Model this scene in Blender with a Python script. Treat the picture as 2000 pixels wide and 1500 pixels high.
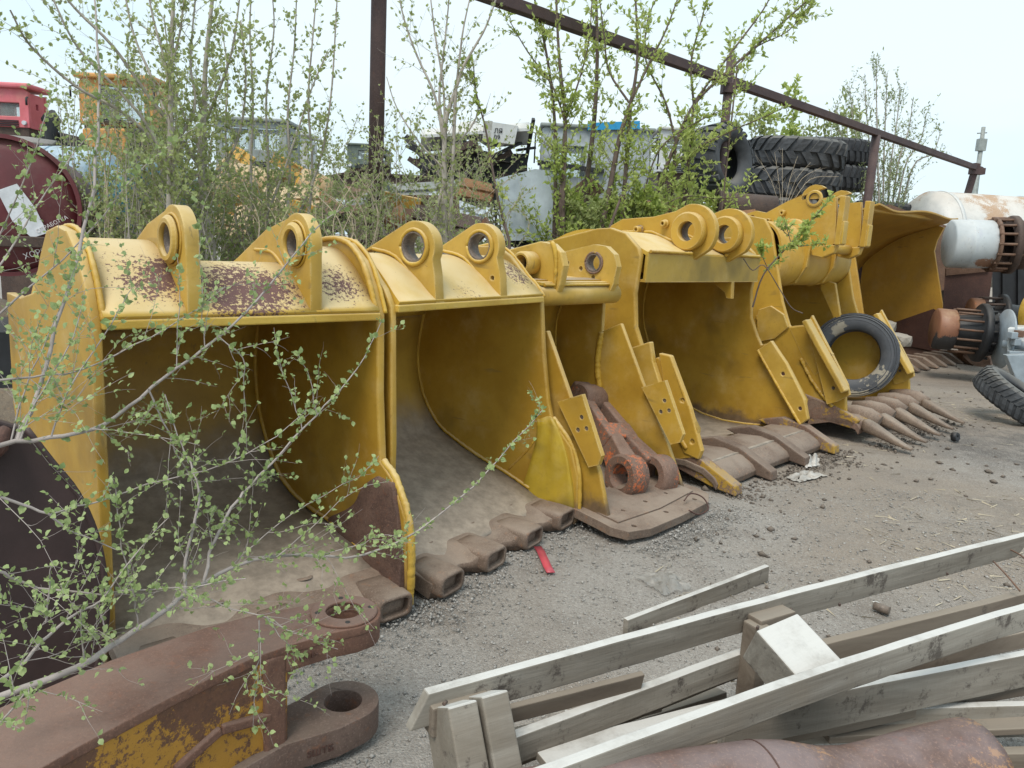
import bpy, bmesh, math, random
import numpy as np
from mathutils import Vector, Matrix
from mathutils.geometry import tessellate_polygon

for o in list(bpy.data.objects):
    bpy.data.objects.remove(o, do_unlink=True)
scene = bpy.context.scene
col = scene.collection
R = math.radians

# ------------------------------------------------------------------ camera
CAM_H = 1.65
PITCH, ROLL, FPX = R(10.5), R(3.0), 1500.0
_r0 = Vector((1, 0, 0)); _u0 = Vector((0, math.sin(PITCH), math.cos(PITCH)))
CF = Vector((0, math.cos(PITCH), -math.sin(PITCH)))
CR = math.cos(ROLL) * _r0 + math.sin(ROLL) * _u0
CU = -math.sin(ROLL) * _r0 + math.cos(ROLL) * _u0
CO = Vector((0, 0, CAM_H))
cam = bpy.data.cameras.new('camera')
cam.sensor_width = 36; cam.lens = FPX / 2000 * 36
cam.clip_start = 0.05; cam.clip_end = 2000
co = bpy.data.objects.new('camera', cam); col.objects.link(co)
M = Matrix((CR, CU, -CF)).transposed().to_4x4(); M.translation = CO
co.matrix_world = M
scene.camera = co

# ------------------------------------------------------------------ light
W = bpy.data.worlds.new('World'); scene.world = W; W.use_nodes = True
nt = W.node_tree
for n in list(nt.nodes): nt.nodes.remove(n)
SUN_EL, SUN_AZ = R(58), R(205)          # high soft sun behind thin cloud, behind-left of the camera
out = nt.nodes.new('ShaderNodeOutputWorld'); bg = nt.nodes.new('ShaderNodeBackground')
sky = nt.nodes.new('ShaderNodeTexSky'); sky.sky_type = 'NISHITA'; sky.sun_disc = False
sky.sun_elevation = SUN_EL; sky.sun_rotation = SUN_AZ
sky.air_density = 1.0; sky.dust_density = 3.0; sky.ozone_density = 1.0
# bright overcast: a thin even cloud veil over the clear sky, a little uneven
tc = nt.nodes.new('ShaderNodeTexCoord')
cn = nt.nodes.new('ShaderNodeTexNoise'); cn.inputs['Scale'].default_value = 1.6; cn.inputs['Detail'].default_value = 4
mp = nt.nodes.new('ShaderNodeMapping'); mp.inputs['Scale'].default_value = (1, 1, 2.5)
nt.links.new(tc.outputs['Generated'], mp.inputs[0]); nt.links.new(mp.outputs[0], cn.inputs['Vector'])
cr = nt.nodes.new('ShaderNodeValToRGB')
cr.color_ramp.elements[0].position = 0.38; cr.color_ramp.elements[0].color = (4.6, 6.1, 6.85, 1)
cr.color_ramp.elements[1].position = 0.62; cr.color_ramp.elements[1].color = (5.9, 6.7, 7.0, 1)
nt.links.new(cn.outputs['Fac'], cr.inputs['Fac'])
mx = nt.nodes.new('ShaderNodeMix'); mx.data_type = 'RGBA'; mx.inputs[0].default_value = 0.88
nt.links.new(sky.outputs[0], mx.inputs[6]); nt.links.new(cr.outputs[0], mx.inputs[7])
nt.links.new(mx.outputs[2], bg.inputs['Color']); bg.inputs['Strength'].default_value = 0.1
nt.links.new(bg.outputs[0], out.inputs[0])
sl = bpy.data.lights.new('sun', 'SUN'); sl.energy = 1.5; sl.angle = R(25); sl.color = (1, 0.93, 0.83)
so = bpy.data.objects.new('sun', sl); col.objects.link(so)
sd = Vector((math.sin(SUN_AZ) * math.cos(SUN_EL), math.cos(SUN_AZ) * math.cos(SUN_EL), math.sin(SUN_EL)))
so.rotation_euler = sd.to_track_quat('Z', 'Y').to_euler(); so.location = (0, 0, 30)
vs = scene.view_settings
vs.view_transform = 'Standard'; vs.look = 'None'; vs.exposure = 0.74; vs.gamma = 1.0; vs.use_curve_mapping = False

# ------------------------------------------------------------------ helpers
def ray(px, py): return CF + (px - 1000) / FPX * CR - (py - 750) / FPX * CU
def at_height(px, py, z=0.0):
    d = ray(px, py); return CO + d * ((z - CAM_H) / d.z)
def at_depth(px, py, y):
    d = ray(px, py); return CO + d * (y / d.y)

def tag(o, label=None, cat=None, group=None, kind=None):
    if label: o['label'] = label
    if cat: o['category'] = cat
    if group: o['group'] = group
    if kind: o['kind'] = kind
    return o
def thing(name, label, cat, loc=(0, 0, 0), rz=0.0, group=None, kind=None):
    o = bpy.data.objects.new(name, None); col.objects.link(o); o.empty_display_size = 0.1
    o.location = loc; o.rotation_euler = (0, 0, rz)
    return tag(o, label, cat, group, kind)
def root_matrix(o):
    m = Matrix.LocRotScale(o.location, o.rotation_euler, o.scale)
    return root_matrix(o.parent) @ m if o.parent else m

class MB:
    def __init__(s): s.v = []; s.f = []; s.s = []
    def add(s, vs, fs, smooth=False):
        n = len(s.v); s.v.extend(Vector(v) for v in vs)
        s.f.extend(tuple(i + n for i in f) for f in fs); s.s.extend([smooth] * len(fs)); return s
    def prism(s, poly, vec, smooth=False):
        n = len(poly); vec = Vector(vec); a = [Vector(p) for p in poly]; b = [p + vec for p in a]
        nn = Vector((0, 0, 0))
        for i in range(n): nn += a[i].cross(a[(i + 1) % n])
        flip = nn.dot(vec) > 0
        fs = [tuple(range(n)), tuple(range(2 * n - 1, n - 1, -1))]
        fs = [tuple(reversed(fs[0])) if flip else fs[0], fs[1] if not flip else tuple(range(n, 2 * n))]
        q = []
        for i in range(n):
            j = (i + 1) % n
            q.append((i, j, n + j, n + i) if flip else (j, i, n + i, n + j))
        k = len(s.v); s.v.extend(a + b)
        s.f.extend(tuple(i + k for i in f) for f in fs + q); s.s.extend([False] * 2 + [smooth] * n); return s
    def plate(s, o, ex, ey, en, outer, holes, th):
        """flat plate with round (or other) holes; outline in (ex, ey), thickness along en"""
        o, ex, ey, en = Vector(o), Vector(ex), Vector(ey), Vector(en)
        loops = [outer] + list(holes)
        if ex.cross(ey).dot(en) < 0: en = -en; o = o - en * th
        flat = [p for l in loops for p in l]
        tris = tessellate_polygon([[Vector((p[0], p[1], 0)) for p in l] for l in loops])
        n = len(flat); k = len(s.v)
        P = [o + ex * p[0] + ey * p[1] for p in flat]
        s.v.extend(P + [p + en * th for p in P])
        for t in tris:
            a, b, c = (flat[i] for i in t)
            ar = (b[0] - a[0]) * (c[1] - a[1]) - (b[1] - a[1]) * (c[0] - a[0])
            t = tuple(t) if ar > 0 else tuple(reversed(t))
            s.f.append(tuple(k + n + i for i in t)); s.f.append(tuple(k + i for i in reversed(t))); s.s += [False] * 2
        st = 0
        for li, l in enumerate(loops):
            m = len(l)
            ar = sum(l[i][0] * l[(i + 1) % m][1] - l[(i + 1) % m][0] * l[i][1] for i in range(m))
            fw = (ar > 0) == (li == 0)
            for i in range(m):
                a, b = st + i, st + (i + 1) % m
                q = (k + a, k + b, k + n + b, k + n + a)
                s.f.append(q if fw else tuple(reversed(q))); s.s.append(m > 12)
            st += m
        return s
    def box(s, c, sx, sy, sz, rot=None):
        c = Vector(c); rot = rot or Matrix.Identity(3)
        vs = [c + rot @ Vector((x * sx / 2, y * sy / 2, z * sz / 2)) for z in (-1, 1) for x, y in ((-1, -1), (1, -1), (1, 1), (-1, 1))]
        return s.add(vs, [(3, 2, 1, 0), (4, 5, 6, 7), (0, 1, 5, 4), (1, 2, 6, 5), (2, 3, 7, 6), (3, 0, 4, 7)])
    def beam(s, p0, p1, w, h, up=(0, 0, 1), sag=None):
        """box from p0 to p1; w across, h along up (centred)"""
        p0, p1 = Vector(p0), Vector(p1); d = (p1 - p0); L = d.length; d.normalize()
        x = d.cross(Vector(up)).normalized(); u = x.cross(d)
        rot = Matrix((d, -x, u)).transposed()
        return s.box((p0 + p1) / 2, L, w, h, rot)
    def tube(s, pts, rad, n=8, cap=True, smooth=True):
        pts = [Vector(p) for p in pts]; m = len(pts)
        if not hasattr(rad, '__len__'): rad = [rad] * m
        t0 = (pts[1] - pts[0]).normalized()
        ref = Vector((0, 0, 1)) if abs(t0.z) < .9 else Vector((1, 0, 0))
        u = t0.cross(ref).normalized(); vs = []
        for i in range(m):
            t = (pts[min(i + 1, m - 1)] - pts[max(i - 1, 0)])
            if t.length < 1e-9: t = t0
            t = t.normalized(); u = (u - t * u.dot(t))
            if u.length < 1e-6: u = t.orthogonal()
            u.normalize(); w = t.cross(u)
            vs += [pts[i] + (u * math.cos(a) + w * math.sin(a)) * rad[i] for a in (2 * math.pi * k / n for k in range(n))]
        fs = [(i * n + k, i * n + (k + 1) % n, (i + 1) * n + (k + 1) % n, (i + 1) * n + k) for i in range(m - 1) for k in range(n)]
        s.add(vs, fs, smooth)
        if cap:
            k = len(s.v) - m * n
            s.f += [tuple(k + i for i in reversed(range(n))), tuple(k + (m - 1) * n + i for i in range(n))]; s.s += [False, False]
        return s
    def lathe(s, o, axis, prof, n=24, smooth=True, closed=False, up=None, arc=None):
        """prof = [(radius, distance along axis)]"""
        o, ax = Vector(o), Vector(axis).normalized()
        u = (Vector(up) - ax * Vector(up).dot(ax)).normalized() if up else ax.orthogonal().normalized()
        w = ax.cross(u); m = len(prof); vs = []
        for r, a in prof:
            vs += [o + ax * a + (u * math.cos(t) + w * math.sin(t)) * r for t in (2 * math.pi * k / n for k in range(n))]
        mm = m if closed else m - 1
        fs = []
        for i in range(mm):
            j = (i + 1) % m
            for k in range(n):
                fs.append((i * n + k, i * n + (k + 1) % n, j * n + (k + 1) % n, j * n + k))
        return s.add(vs, fs, smooth)
    def ring(s, o, axis, ri, ro, L, n=28, bev=0.0):
        b = bev
        k = len(s.f)
        if b <= 0: s.lathe(o, axis, [(ri, 0), (ro, 0), (ro, L), (ri, L)], n, True, True); flat = (0, 2)
        else: s.lathe(o, axis, [(ri, 0), (ro - b, 0), (ro, b), (ro, L - b), (ro - b, L), (ri, L)], n, True, True); flat = (0, 1, 3, 4)
        for i in flat:
            for q in range(n): s.s[k + i * n + q] = False
        return s
    def loft(s, loops, cap=True, smooth=True):
        n = len(loops[0]); vs = [p for l in loops for p in l]; k = len(s.v)
        s.add(vs, [(a * n + i, a * n + (i + 1) % n, (a + 1) * n + (i + 1) % n, (a + 1) * n + i) for a in range(len(loops) - 1) for i in range(n)], smooth)
        if cap:
            s.f += [tuple(k + i for i in reversed(range(n))), tuple(k + (len(loops) - 1) * n + i for i in range(n))]; s.s += [False, False]
        return s
    def cyl(s, p0, p1, r, n=16, r1=None):
        p0, p1 = Vector(p0), Vector(p1)
        return s.tube([p0, p1], [r, r if r1 is None else r1], n)
    def sheet(s, rows, smooth=True, close=False):
        m, n = len(rows), len(rows[0]); vs = [p for r in rows for p in r]
        fs = [(i * n + j, i * n + j + 1, (i + 1) * n + j + 1, (i + 1) * n + j) for i in range(m - 1) for j in range(n - 1)]
        return s.add(vs, fs, smooth)
    def slab(s, rows, off, smooth=True):
        """sheet with thickness: off = vector or per-row vectors"""
        m, n = len(rows), len(rows[0])
        offs = off if isinstance(off, list) else [Vector(off)] * m
        A = [Vector(p) for r in rows for p in r]; B = [Vector(p) + offs[i] for i, r in enumerate(rows) for p in r]
        k = m * n; fs = []; sm = []
        for i in range(m - 1):
            for j in range(n - 1):
                q = (i * n + j, i * n + j + 1, (i + 1) * n + j + 1, (i + 1) * n + j)
                fs.append(q); fs.append(tuple(k + a for a in reversed(q))); sm += [smooth] * 2
        bd = [j for j in range(n)] + [i * n + n - 1 for i in range(1, m)] + [(m - 1) * n + j for j in range(n - 2, -1, -1)] + [i * n for i in range(m - 2, 0, -1)]
        for a, b in zip(bd, bd[1:] + bd[:1]):
            fs.append((b, a, k + a, k + b)); sm.append(False)
        q = len(s.v); s.v += A + B; s.f += [tuple(i + q for i in f) for f in fs]; s.s += sm
        return s
    def build(s, name, mat, parent=None, world=False, bevel=0.0, seg=2, subsurf=0):
        me = bpy.data.meshes.new(name)
        vs = s.v
        if world and parent:
            mi = root_matrix(parent).inverted(); vs = [mi @ v for v in vs]
        me.from_pydata([tuple(v) for v in vs], [], s.f)
        me.polygons.foreach_set('use_smooth', s.s)
        me.materials.append(mat); me.update()
        o = bpy.data.objects.new(name, me); col.objects.link(o)
        if parent: o.parent = parent
        if bevel:
            b = o.modifiers.new('bevel', 'BEVEL'); b.width = bevel; b.segments = seg; b.limit_method = 'ANGLE'; b.angle_limit = R(40)
            b.harden_normals = False
        if subsurf:
            b = o.modifiers.new('sub', 'SUBSURF'); b.levels = b.render_levels = subsurf
        return o

def circle(cx, cy, r, n=24, a0=0.0, a1=2 * math.pi, closed=True):
    k = n if closed else n + 1
    return [(cx + r * math.cos(a0 + (a1 - a0) * i / n), cy + r * math.sin(a0 + (a1 - a0) * i / n)) for i in range(k)]
def crom(pts, n=6):
    """smooth curve through points (tuples of any dimension)"""
    P = [np.array(p, float) for p in pts]; P = [2 * P[0] - P[1]] + P + [2 * P[-1] - P[-2]]; o = []
    for i in range(1, len(P) - 2):
        a, b, c, d = P[i - 1:i + 3]
        for k in range(n):
            t = k / n
            o.append(tuple(0.5 * (2 * b + (c - a) * t + (2 * a - 5 * b + 4 * c - d) * t * t + (3 * b - a - 3 * c + d) * t ** 3)))
    o.append(tuple(P[-2])); return o
def copy_tree(o, parent=None):
    c = o.copy(); col.objects.link(c); c.parent = parent
    for ch in [x for x in bpy.data.objects if x.parent == o]: copy_tree(ch, c)
    return c

# ------------------------------------------------------------------ materials
class NT:
    def __init__(s, name):
        s.m = bpy.data.materials.new(name); s.m.use_nodes = True; s.t = s.m.node_tree
        s.b = s.t.nodes['Principled BSDF']; s.l = s.t.links
        tc = s.t.nodes.new('ShaderNodeTexCoord'); oi = s.t.nodes.new('ShaderNodeObjectInfo')
        mu = s.t.nodes.new('ShaderNodeMath'); mu.operation = 'MULTIPLY'; mu.inputs[1].default_value = 37.0
        s.l.new(oi.outputs['Random'], mu.inputs[0])
        ad = s.t.nodes.new('ShaderNodeVectorMath'); ad.operation = 'ADD'
        s.l.new(tc.outputs['Object'], ad.inputs[0]); s.l.new(mu.outputs[0], ad.inputs[1])
        s.obj = tc.outputs['Object']; s.vec = ad.outputs[0]; s.rnd = oi.outputs['Random']
    def put(s, sock, v):
        if isinstance(v, (int, float)): sock.default_value = v
        elif isinstance(v, (tuple, list)): sock.default_value = tuple(v) + ((1,) if len(v) == 3 and sock.type == 'RGBA' else ())
        else: s.l.new(v, sock)
    def noise(s, scale, detail=5, rough=.6, stretch=None, dist=0.0, vec=None):
        n = s.t.nodes.new('ShaderNodeTexNoise'); n.inputs['Scale'].default_value = scale
        n.inputs['Detail'].default_value = detail; n.inputs['Roughness'].default_value = rough; n.inputs['Distortion'].default_value = dist
        v = vec or s.vec
        if stretch:
            m = s.t.nodes.new('ShaderNodeMapping'); m.inputs['Scale'].default_value = stretch; s.l.new(v, m.inputs[0]); v = m.outputs[0]
        s.l.new(v, n.inputs['Vector']); return n.outputs['Fac']
    def voro(s, scale, feat='F1', out='Distance', rnd=1.0, vec=None):
        n = s.t.nodes.new('ShaderNodeTexVoronoi'); n.inputs['Scale'].default_value = scale; n.feature = feat
        if 'Randomness' in n.inputs: n.inputs['Randomness'].default_value = rnd
        s.l.new(vec or s.vec, n.inputs['Vector']); return n.outputs[out]
    def math(s, op, a, b=0.0, clamp=False):
        n = s.t.nodes.new('ShaderNodeMath'); n.operation = op; n.use_clamp = clamp; s.put(n.inputs[0], a); s.put(n.inputs[1], b); return n.outputs[0]
    def step(s, v, lo, hi, a=0.0, b=1.0):
        n = s.t.nodes.new('ShaderNodeMapRange'); n.interpolation_type = 'SMOOTHSTEP'
        s.put(n.inputs['Value'], v); n.inputs['From Min'].default_value = lo; n.inputs['From Max'].default_value = hi
        n.inputs['To Min'].default_value = a; n.inputs['To Max'].default_value = b; return n.outputs['Result']
    def mix(s, f, a, b):
        n = s.t.nodes.new('ShaderNodeMix'); n.data_type = 'RGBA'; s.put(n.inputs[0], f); s.put(n.inputs[6], a); s.put(n.inputs[7], b); return n.outputs[2]
    def sep(s, v, ax):
        n = s.t.nodes.new('ShaderNodeSeparateXYZ'); s.l.new(v, n.inputs[0]); return n.outputs[ax]
    def up(s):
        g = s.t.nodes.new('ShaderNodeNewGeometry'); return s.sep(g.outputs['Normal'], 2)
    def bump(s, h, strength=.3, dist=.01):
        n = s.t.nodes.new('ShaderNodeBump'); n.inputs['Strength'].default_value = strength; n.inputs['Distance'].default_value = dist
        s.l.new(h, n.inputs['Height']); s.l.new(n.outputs[0], s.b.inputs['Normal'])
    def done(s, c, rough=.6, metal=0.0):
        s.put(s.b.inputs['Base Color'], c); s.put(s.b.inputs['Roughness'], rough); s.put(s.b.inputs['Metallic'], metal); return s.m

def paint(name, c0, c1, rust=(.085, .042, .028), rust2=None, rust_amt=.3, rust_scale=2.2, dust=(.5, .4, .24), dust_amt=.6,
          rough=.5, floor=None, sooty=0.0, bump=.25, fine=55, spots=(), fw=.27, edge=0.0):
    """weathered paint: uneven base, rust speckle gathered in patches, pale dust on upward faces, optional settled dirt low down"""
    s = NT(name)
    c = s.mix(s.step(s.noise(2.6, 5), .35, .68), c0, c1)
    c = s.mix(s.step(s.noise(22, 4, .7), .52, .75, 0, .3), c, tuple(x * .55 for x in c0))
    streak = s.step(s.noise(9, 4, .6, (1.0, 1.0, .12)), .56, .8, 0, .3)
    c = s.mix(streak, c, (c0[0] * .6, c0[1] * .55, c0[2] * .7 + .01))
    c = s.mix(s.step(s.noise(3.3, 6, .7), .48, .78, 0, .42), c, tuple(min(1, x * .75 + y * .35) for x, y in zip(dust, c0)))
    scr = s.math('MULTIPLY', s.step(s.noise(46, 2, .5, (1.0, .05, .3), .4), .66, .70), s.step(s.noise(4, 3), .45, .6))
    c = s.mix(s.math('MULTIPLY', scr, .6), c, tuple(x * .45 + .03 for x in c0))
    if sooty:
        c = s.mix(s.step(s.noise(1.7, 3), .52, .72, 0, sooty), c, (.06, .052, .025))
    u = s.step(s.up(), .25, .9)
    d = s.math('MULTIPLY', u, s.step(s.noise(5, 5), .2, .6, .45, 1.0))
    c = s.mix(s.math('MULTIPLY', d, dust_amt), c, dust)
    big = s.noise(rust_scale, 3, .5); fi = s.noise(fine, 5, .75); mid = s.noise(rust_scale * 5, 4, .6)
    k = s.math('ADD', s.math('MULTIPLY', big, .85 - fw), s.math('ADD', s.math('MULTIPLY', fi, fw), s.math('MULTIPLY', mid, .15)))
    for sx, sy, sz, sr, am in spots:
        vd = s.t.nodes.new('ShaderNodeVectorMath'); vd.operation = 'DISTANCE'; s.l.new(s.obj, vd.inputs[0]); vd.inputs[1].default_value = (sx, sy, sz)
        k = s.math('ADD', k, s.step(vd.outputs['Value'], sr * .15, sr, am, 0.0))
    th = .72 - rust_amt * .3
    rm = s.step(k, th, th + .025)
    if edge:
        bv = s.t.nodes.new('ShaderNodeBevel'); bv.samples = 4; bv.inputs['Radius'].default_value = .016
        ge = s.t.nodes.new('ShaderNodeNewGeometry'); dt = s.t.nodes.new('ShaderNodeVectorMath'); dt.operation = 'DOT_PRODUCT'
        s.l.new(bv.outputs[0], dt.inputs[0]); s.l.new(ge.outputs['Normal'], dt.inputs[1])
        em = s.step(s.math('SUBTRACT', 1.0, dt.outputs['Value']), .015, .12)
        en = s.math('MULTIPLY', em, s.step(s.noise(17, 5, .7), .36, .56))
        c = s.mix(s.math('MULTIPLY', en, edge), c, (.62, .47, .20))
        rm = s.math('MAXIMUM', rm, s.math('MULTIPLY', em, s.step(s.noise(26, 5, .75), .60, .66)))
    rc = s.mix(s.noise(30, 4), rust, rust2 or tuple(x * 2.0 for x in rust))
    c = s.mix(rm, c, rc)
    if floor:
        lo, hi, fcol = floor
        z = s.math('ADD', s.sep(s.obj, 2), s.math('MULTIPLY', s.math('SUBTRACT', s.noise(4, 6, .65), .5), .35))
        fm = s.step(z, lo, hi, 1.0, 0.0)
        fc = s.mix(s.step(s.noise(14, 6, .7), .3, .7), fcol, tuple(x * .62 for x in fcol))
        c = s.mix(fm, c, fc)
    hgt = s.math('ADD', s.math('MULTIPLY', rm, -.35), s.math('ADD', s.math('ADD', s.math('MULTIPLY', s.noise(7, 4), .6), s.math('MULTIPLY', s.noise(2.6, 2), 2.2)), s.math('MULTIPLY', s.noise(120, 4, .7), .18)))
    s.bump(hgt, bump, .008)
    return s.done(c, s.mix(rm, (rough,) * 3, (.85,) * 3))

def rustmat(name, c0, c1, c2=None, paintc=None, paint_amt=.0, rough=.75, metal=.0, bump=.4, dust=(.25, .2, .16), dust_amt=.3):
    """scaly rusted steel with leftover paint flakes"""
    s = NT(name)
    c = s.mix(s.step(s.noise(3.5, 6, .65), .3, .7), c0, c1)
    c = s.mix(s.step(s.noise(45, 5, .75), .45, .72, 0, .7), c, c2 or tuple(x * .5 for x in c0))
    c = s.mix(s.step(s.noise(1.4, 4), .42, .66, 0, .45), c, tuple(x * .6 for x in c0))
    c = s.mix(s.step(s.noise(130, 3, .8), .52, .68, 0, .55), c, tuple(min(1, x * 1.7) for x in c1))
    c = s.mix(s.step(s.noise(19, 6, .8), .57, .66, 0, .6), c, (c0[0] * 1.9, c0[1] * 1.35, c0[2] * .9))
    if paintc:
        k = s.math('ADD', s.math('MULTIPLY', s.noise(2.6, 3), .55), s.math('MULTIPLY', s.noise(38, 6, .8), .45))
        th = .66 - paint_amt * .3
        c = s.mix(s.step(k, th, th + .03), c, paintc)
    u = s.step(s.up(), .4, .95)
    c = s.mix(s.math('MULTIPLY', u, s.step(s.noise(4, 5), .3, .65, 0, dust_amt)), c, dust)
    s.bump(s.math('ADD', s.math('MULTIPLY', s.noise(60, 5, .7), .5), s.noise(8, 4)), bump, .006)
    return s.done(c, rough, metal)

def plain(name, c, rough=.6, metal=0.0, var=.25, scale=6, bump=.15, dust_amt=.25, dust=(.35, .3, .24)):
    s = NT(name)
    cc = s.mix(s.step(s.noise(scale, 5), .3, .7), tuple(x * (1 - var) for x in c), tuple(min(1, x * (1 + var)) for x in c))
    cc = s.mix(s.step(s.noise(scale * 9, 4, .7), .55, .8, 0, .35), cc, tuple(x * .5 for x in c))
    cc = s.mix(s.math('MULTIPLY', s.step(s.up(), .3, .9), dust_amt), cc, dust)
    s.bump(s.noise(scale * 10, 5, .7), bump, .005)
    return s.done(cc, rough, metal)
# ------------------------------------------------------------------ ground
YA, YB = (.53, .335, .058), (.43, .26, .038)
DUSTY = (.62, .49, .27)
m_yel = paint('yellow_paint', YA, YB, edge=.8, rust_amt=.24, fw=.5, dust=DUSTY, dust_amt=.65, sooty=.35)
m_yel_clean = paint('fresh_yellow_paint', (.52, .315, .042), (.45, .26, .032), edge=.8, fw=.5, rust_amt=.2, dust=DUSTY, dust_amt=.5, sooty=.15)
m_yel_top = paint('yellow_paint_rubbed', (.57, .37, .07), (.52, .32, .04), rust=(.095, .05, .045), rust_amt=.16, rust_scale=1.9, dust=DUSTY, dust_amt=.95, fine=62, fw=.66, spots=((-.62, .12, 1.40, .36, .185), (-.95, .16, 1.44, .26, .18), (-.15, .12, 1.42, .24, .19), (-.42, .1, 1.36, .22, .09), (-.6, .0, 1.32, .5, .03)))
m_yel_top2 = paint('yellow_paint_chipped', (.57, .37, .06), (.50, .31, .035), rust=(.10, .055, .045), rust_amt=.22, rust_scale=2.6, dust=DUSTY, dust_amt=.9, fine=60, fw=.62, spots=((-.12, .14, 1.44, .24, .15), (-.7, .05, 1.36, .25, .08)))
EARTH = (.40, .335, .27)
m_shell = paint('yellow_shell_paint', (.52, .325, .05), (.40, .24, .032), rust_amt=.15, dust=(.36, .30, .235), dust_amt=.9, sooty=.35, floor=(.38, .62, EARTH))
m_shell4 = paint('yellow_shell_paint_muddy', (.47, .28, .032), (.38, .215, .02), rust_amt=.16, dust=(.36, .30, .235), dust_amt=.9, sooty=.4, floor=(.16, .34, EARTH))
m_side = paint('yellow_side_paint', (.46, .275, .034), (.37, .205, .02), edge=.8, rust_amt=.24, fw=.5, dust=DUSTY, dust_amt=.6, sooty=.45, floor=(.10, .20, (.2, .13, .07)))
m_weld = paint('yellow_weld', (.55, .34, .035), (.40, .22, .02), rust_amt=.25, dust=DUSTY, dust_amt=.6, bump=.9, rough=.6, fine=25)
m_bead = paint('yellow_worn_edge', (.60, .40, .07), (.46, .27, .03), rust_amt=.3, dust=DUSTY, dust_amt=.7, bump=.8, fine=25)
m_hole = rustmat('bore_steel', (.11, .085, .07), (.2, .16, .13), dust_amt=.5, rough=.55)
m_lip = rustmat('brown_cast_lip', (.165, .112, .082), (.235, .178, .138), (.10, .066, .05), bump=.5, dust=(.30, .24, .19), dust_amt=.75)
m_lip_y = rustmat('brown_lip_with_yellow', (.17, .10, .07), (.23, .16, .12), (.11, .06, .045), paintc=(.40, .24, .03), paint_amt=.42, dust=(.3, .24, .19), dust_amt=.6)
m_brownlip = rustmat('brown_bar_steel', (.115, .075, .055), (.17, .12, .09), (.07, .045, .035), bump=.5, dust=(.3, .24, .19), dust_amt=.5)
m_brown = rustmat('dark_rust', (.075, .035, .028), (.115, .055, .04), (.05, .026, .024), bump=.5, dust_amt=.15)
m_tooth = rustmat('worn_tooth_steel', (.15, .105, .078), (.25, .185, .135), (.09, .065, .05), bump=.3, dust=(.34, .28, .22), dust_amt=.6, rough=.6)

# ground: one uneven sheet, fine near the camera, reaching the horizon
gm = NT('ground_dirt')
tcg = gm.t.nodes.new('ShaderNodeTexCoord').outputs['Object']
dirtm = gm.math('ADD', gm.noise(.55, 4, .55, vec=tcg), gm.math('MULTIPLY', gm.math('SUBTRACT', gm.sep(tcg, 0), 1.2), .055))
c = gm.mix(gm.step(dirtm, .42, .66), (.335, .308, .278), (.30, .25, .202))
tm = gm.t.nodes.new('ShaderNodeMapping'); tm.inputs['Rotation'].default_value = (0, 0, -.72); tm.inputs['Scale'].default_value = (.10, 1.5, 1); gm.l.new(tcg, tm.inputs[0])
c = gm.mix(gm.math('MULTIPLY', gm.step(gm.noise(1.6, 5, .6, vec=tm.outputs[0]), .5, .68, 0, .55), gm.step(gm.sep(tcg, 0), .8, 3.0)), c, (.20, .165, .135))
c = gm.mix(gm.step(gm.noise(.9, 6, .7, vec=tcg), .56, .70, 0, .6), c, (.165, .145, .125))
oil = gm.t.nodes.new('ShaderNodeVectorMath'); oil.operation = 'DISTANCE'; gm.l.new(tcg, oil.inputs[0]); oil.inputs[1].default_value = (4.9, 6.9, 0)
c = gm.mix(gm.math('MULTIPLY', gm.step(oil.outputs['Value'], .5, 1.5, 1, 0), gm.step(gm.noise(2.4, 6, .7, vec=tcg), .36, .56, .1, .85)), c, (.085, .075, .068))
c = gm.mix(gm.step(gm.noise(2.1, 7, .68, vec=tcg), .45, .70, 0, .7), c, (.235, .2, .168))
vcol = gm.voro(120, 'F1', 'Color', vec=tcg)
c = gm.mix(gm.math('MULTIPLY', gm.step(gm.sep(vcol, 0), .72, .95), gm.step(dirtm, .7, .4, .2, .5)), c, (.50, .47, .43))
c = gm.mix(gm.step(gm.sep(vcol, 1), .78, .95, 0, .5), c, (.17, .15, .13))
c = gm.mix(gm.step(gm.noise(150, 4, .7, vec=tcg), .5, .75, 0, .5), c, (.50, .46, .415))
c = gm.mix(gm.step(gm.noise(24, 5, .75, vec=tcg), .6, .72, 0, .6), c, (.19, .163, .14))
hh = gm.math('ADD', gm.math('MULTIPLY', gm.voro(120, vec=tcg), -.5), gm.math('ADD', gm.math('MULTIPLY', gm.noise(30, 6, .7, vec=tcg), .8), gm.math('MULTIPLY', gm.noise(200, 3, .7, vec=tcg), .25)))
gm.bump(hh, .8, .02)
m_ground = gm.done(c, .95)
def gheight(x, y):
    return (.012 * math.sin(x * 2.1 + y * .7) * math.sin(y * 1.7 - x * .4) + .006 * math.sin(x * 6.3 + 1) * math.sin(y * 5.1)
            + .004 * math.sin(x * 13 + y * 3) * math.sin(y * 15 - x * 2)) - .012
def axis_steps(c, half, near, far, n):
    a = [0]; s = near
    while a[-1] < far:
        a.append(a[-1] + s)
        if a[-1] > half: s *= 1.35
    return [c - v for v in reversed(a[1:])] + [c + v for v in a]
xs = axis_steps(1.5, 5.0, .06, 900, 0); ys = axis_steps(5.0, 5.0, .06, 900, 0)
X, Y = np.meshgrid(xs, ys)
Z = (.012 * np.sin(X * 2.1 + Y * .7) * np.sin(Y * 1.7 - X * .4) + .006 * np.sin(X * 6.3 + 1) * np.sin(Y * 5.1) + .004 * np.sin(X * 13 + Y * 3) * np.sin(Y * 15 - X * 2)) - .012
rg = np.random.default_rng(5)
Z = Z + rg.normal(0, .0022, Z.shape)
ny, nx = X.shape
V = np.stack([X, Y, Z], -1).reshape(-1, 3)
idx = np.arange(ny * nx).reshape(ny, nx)
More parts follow.
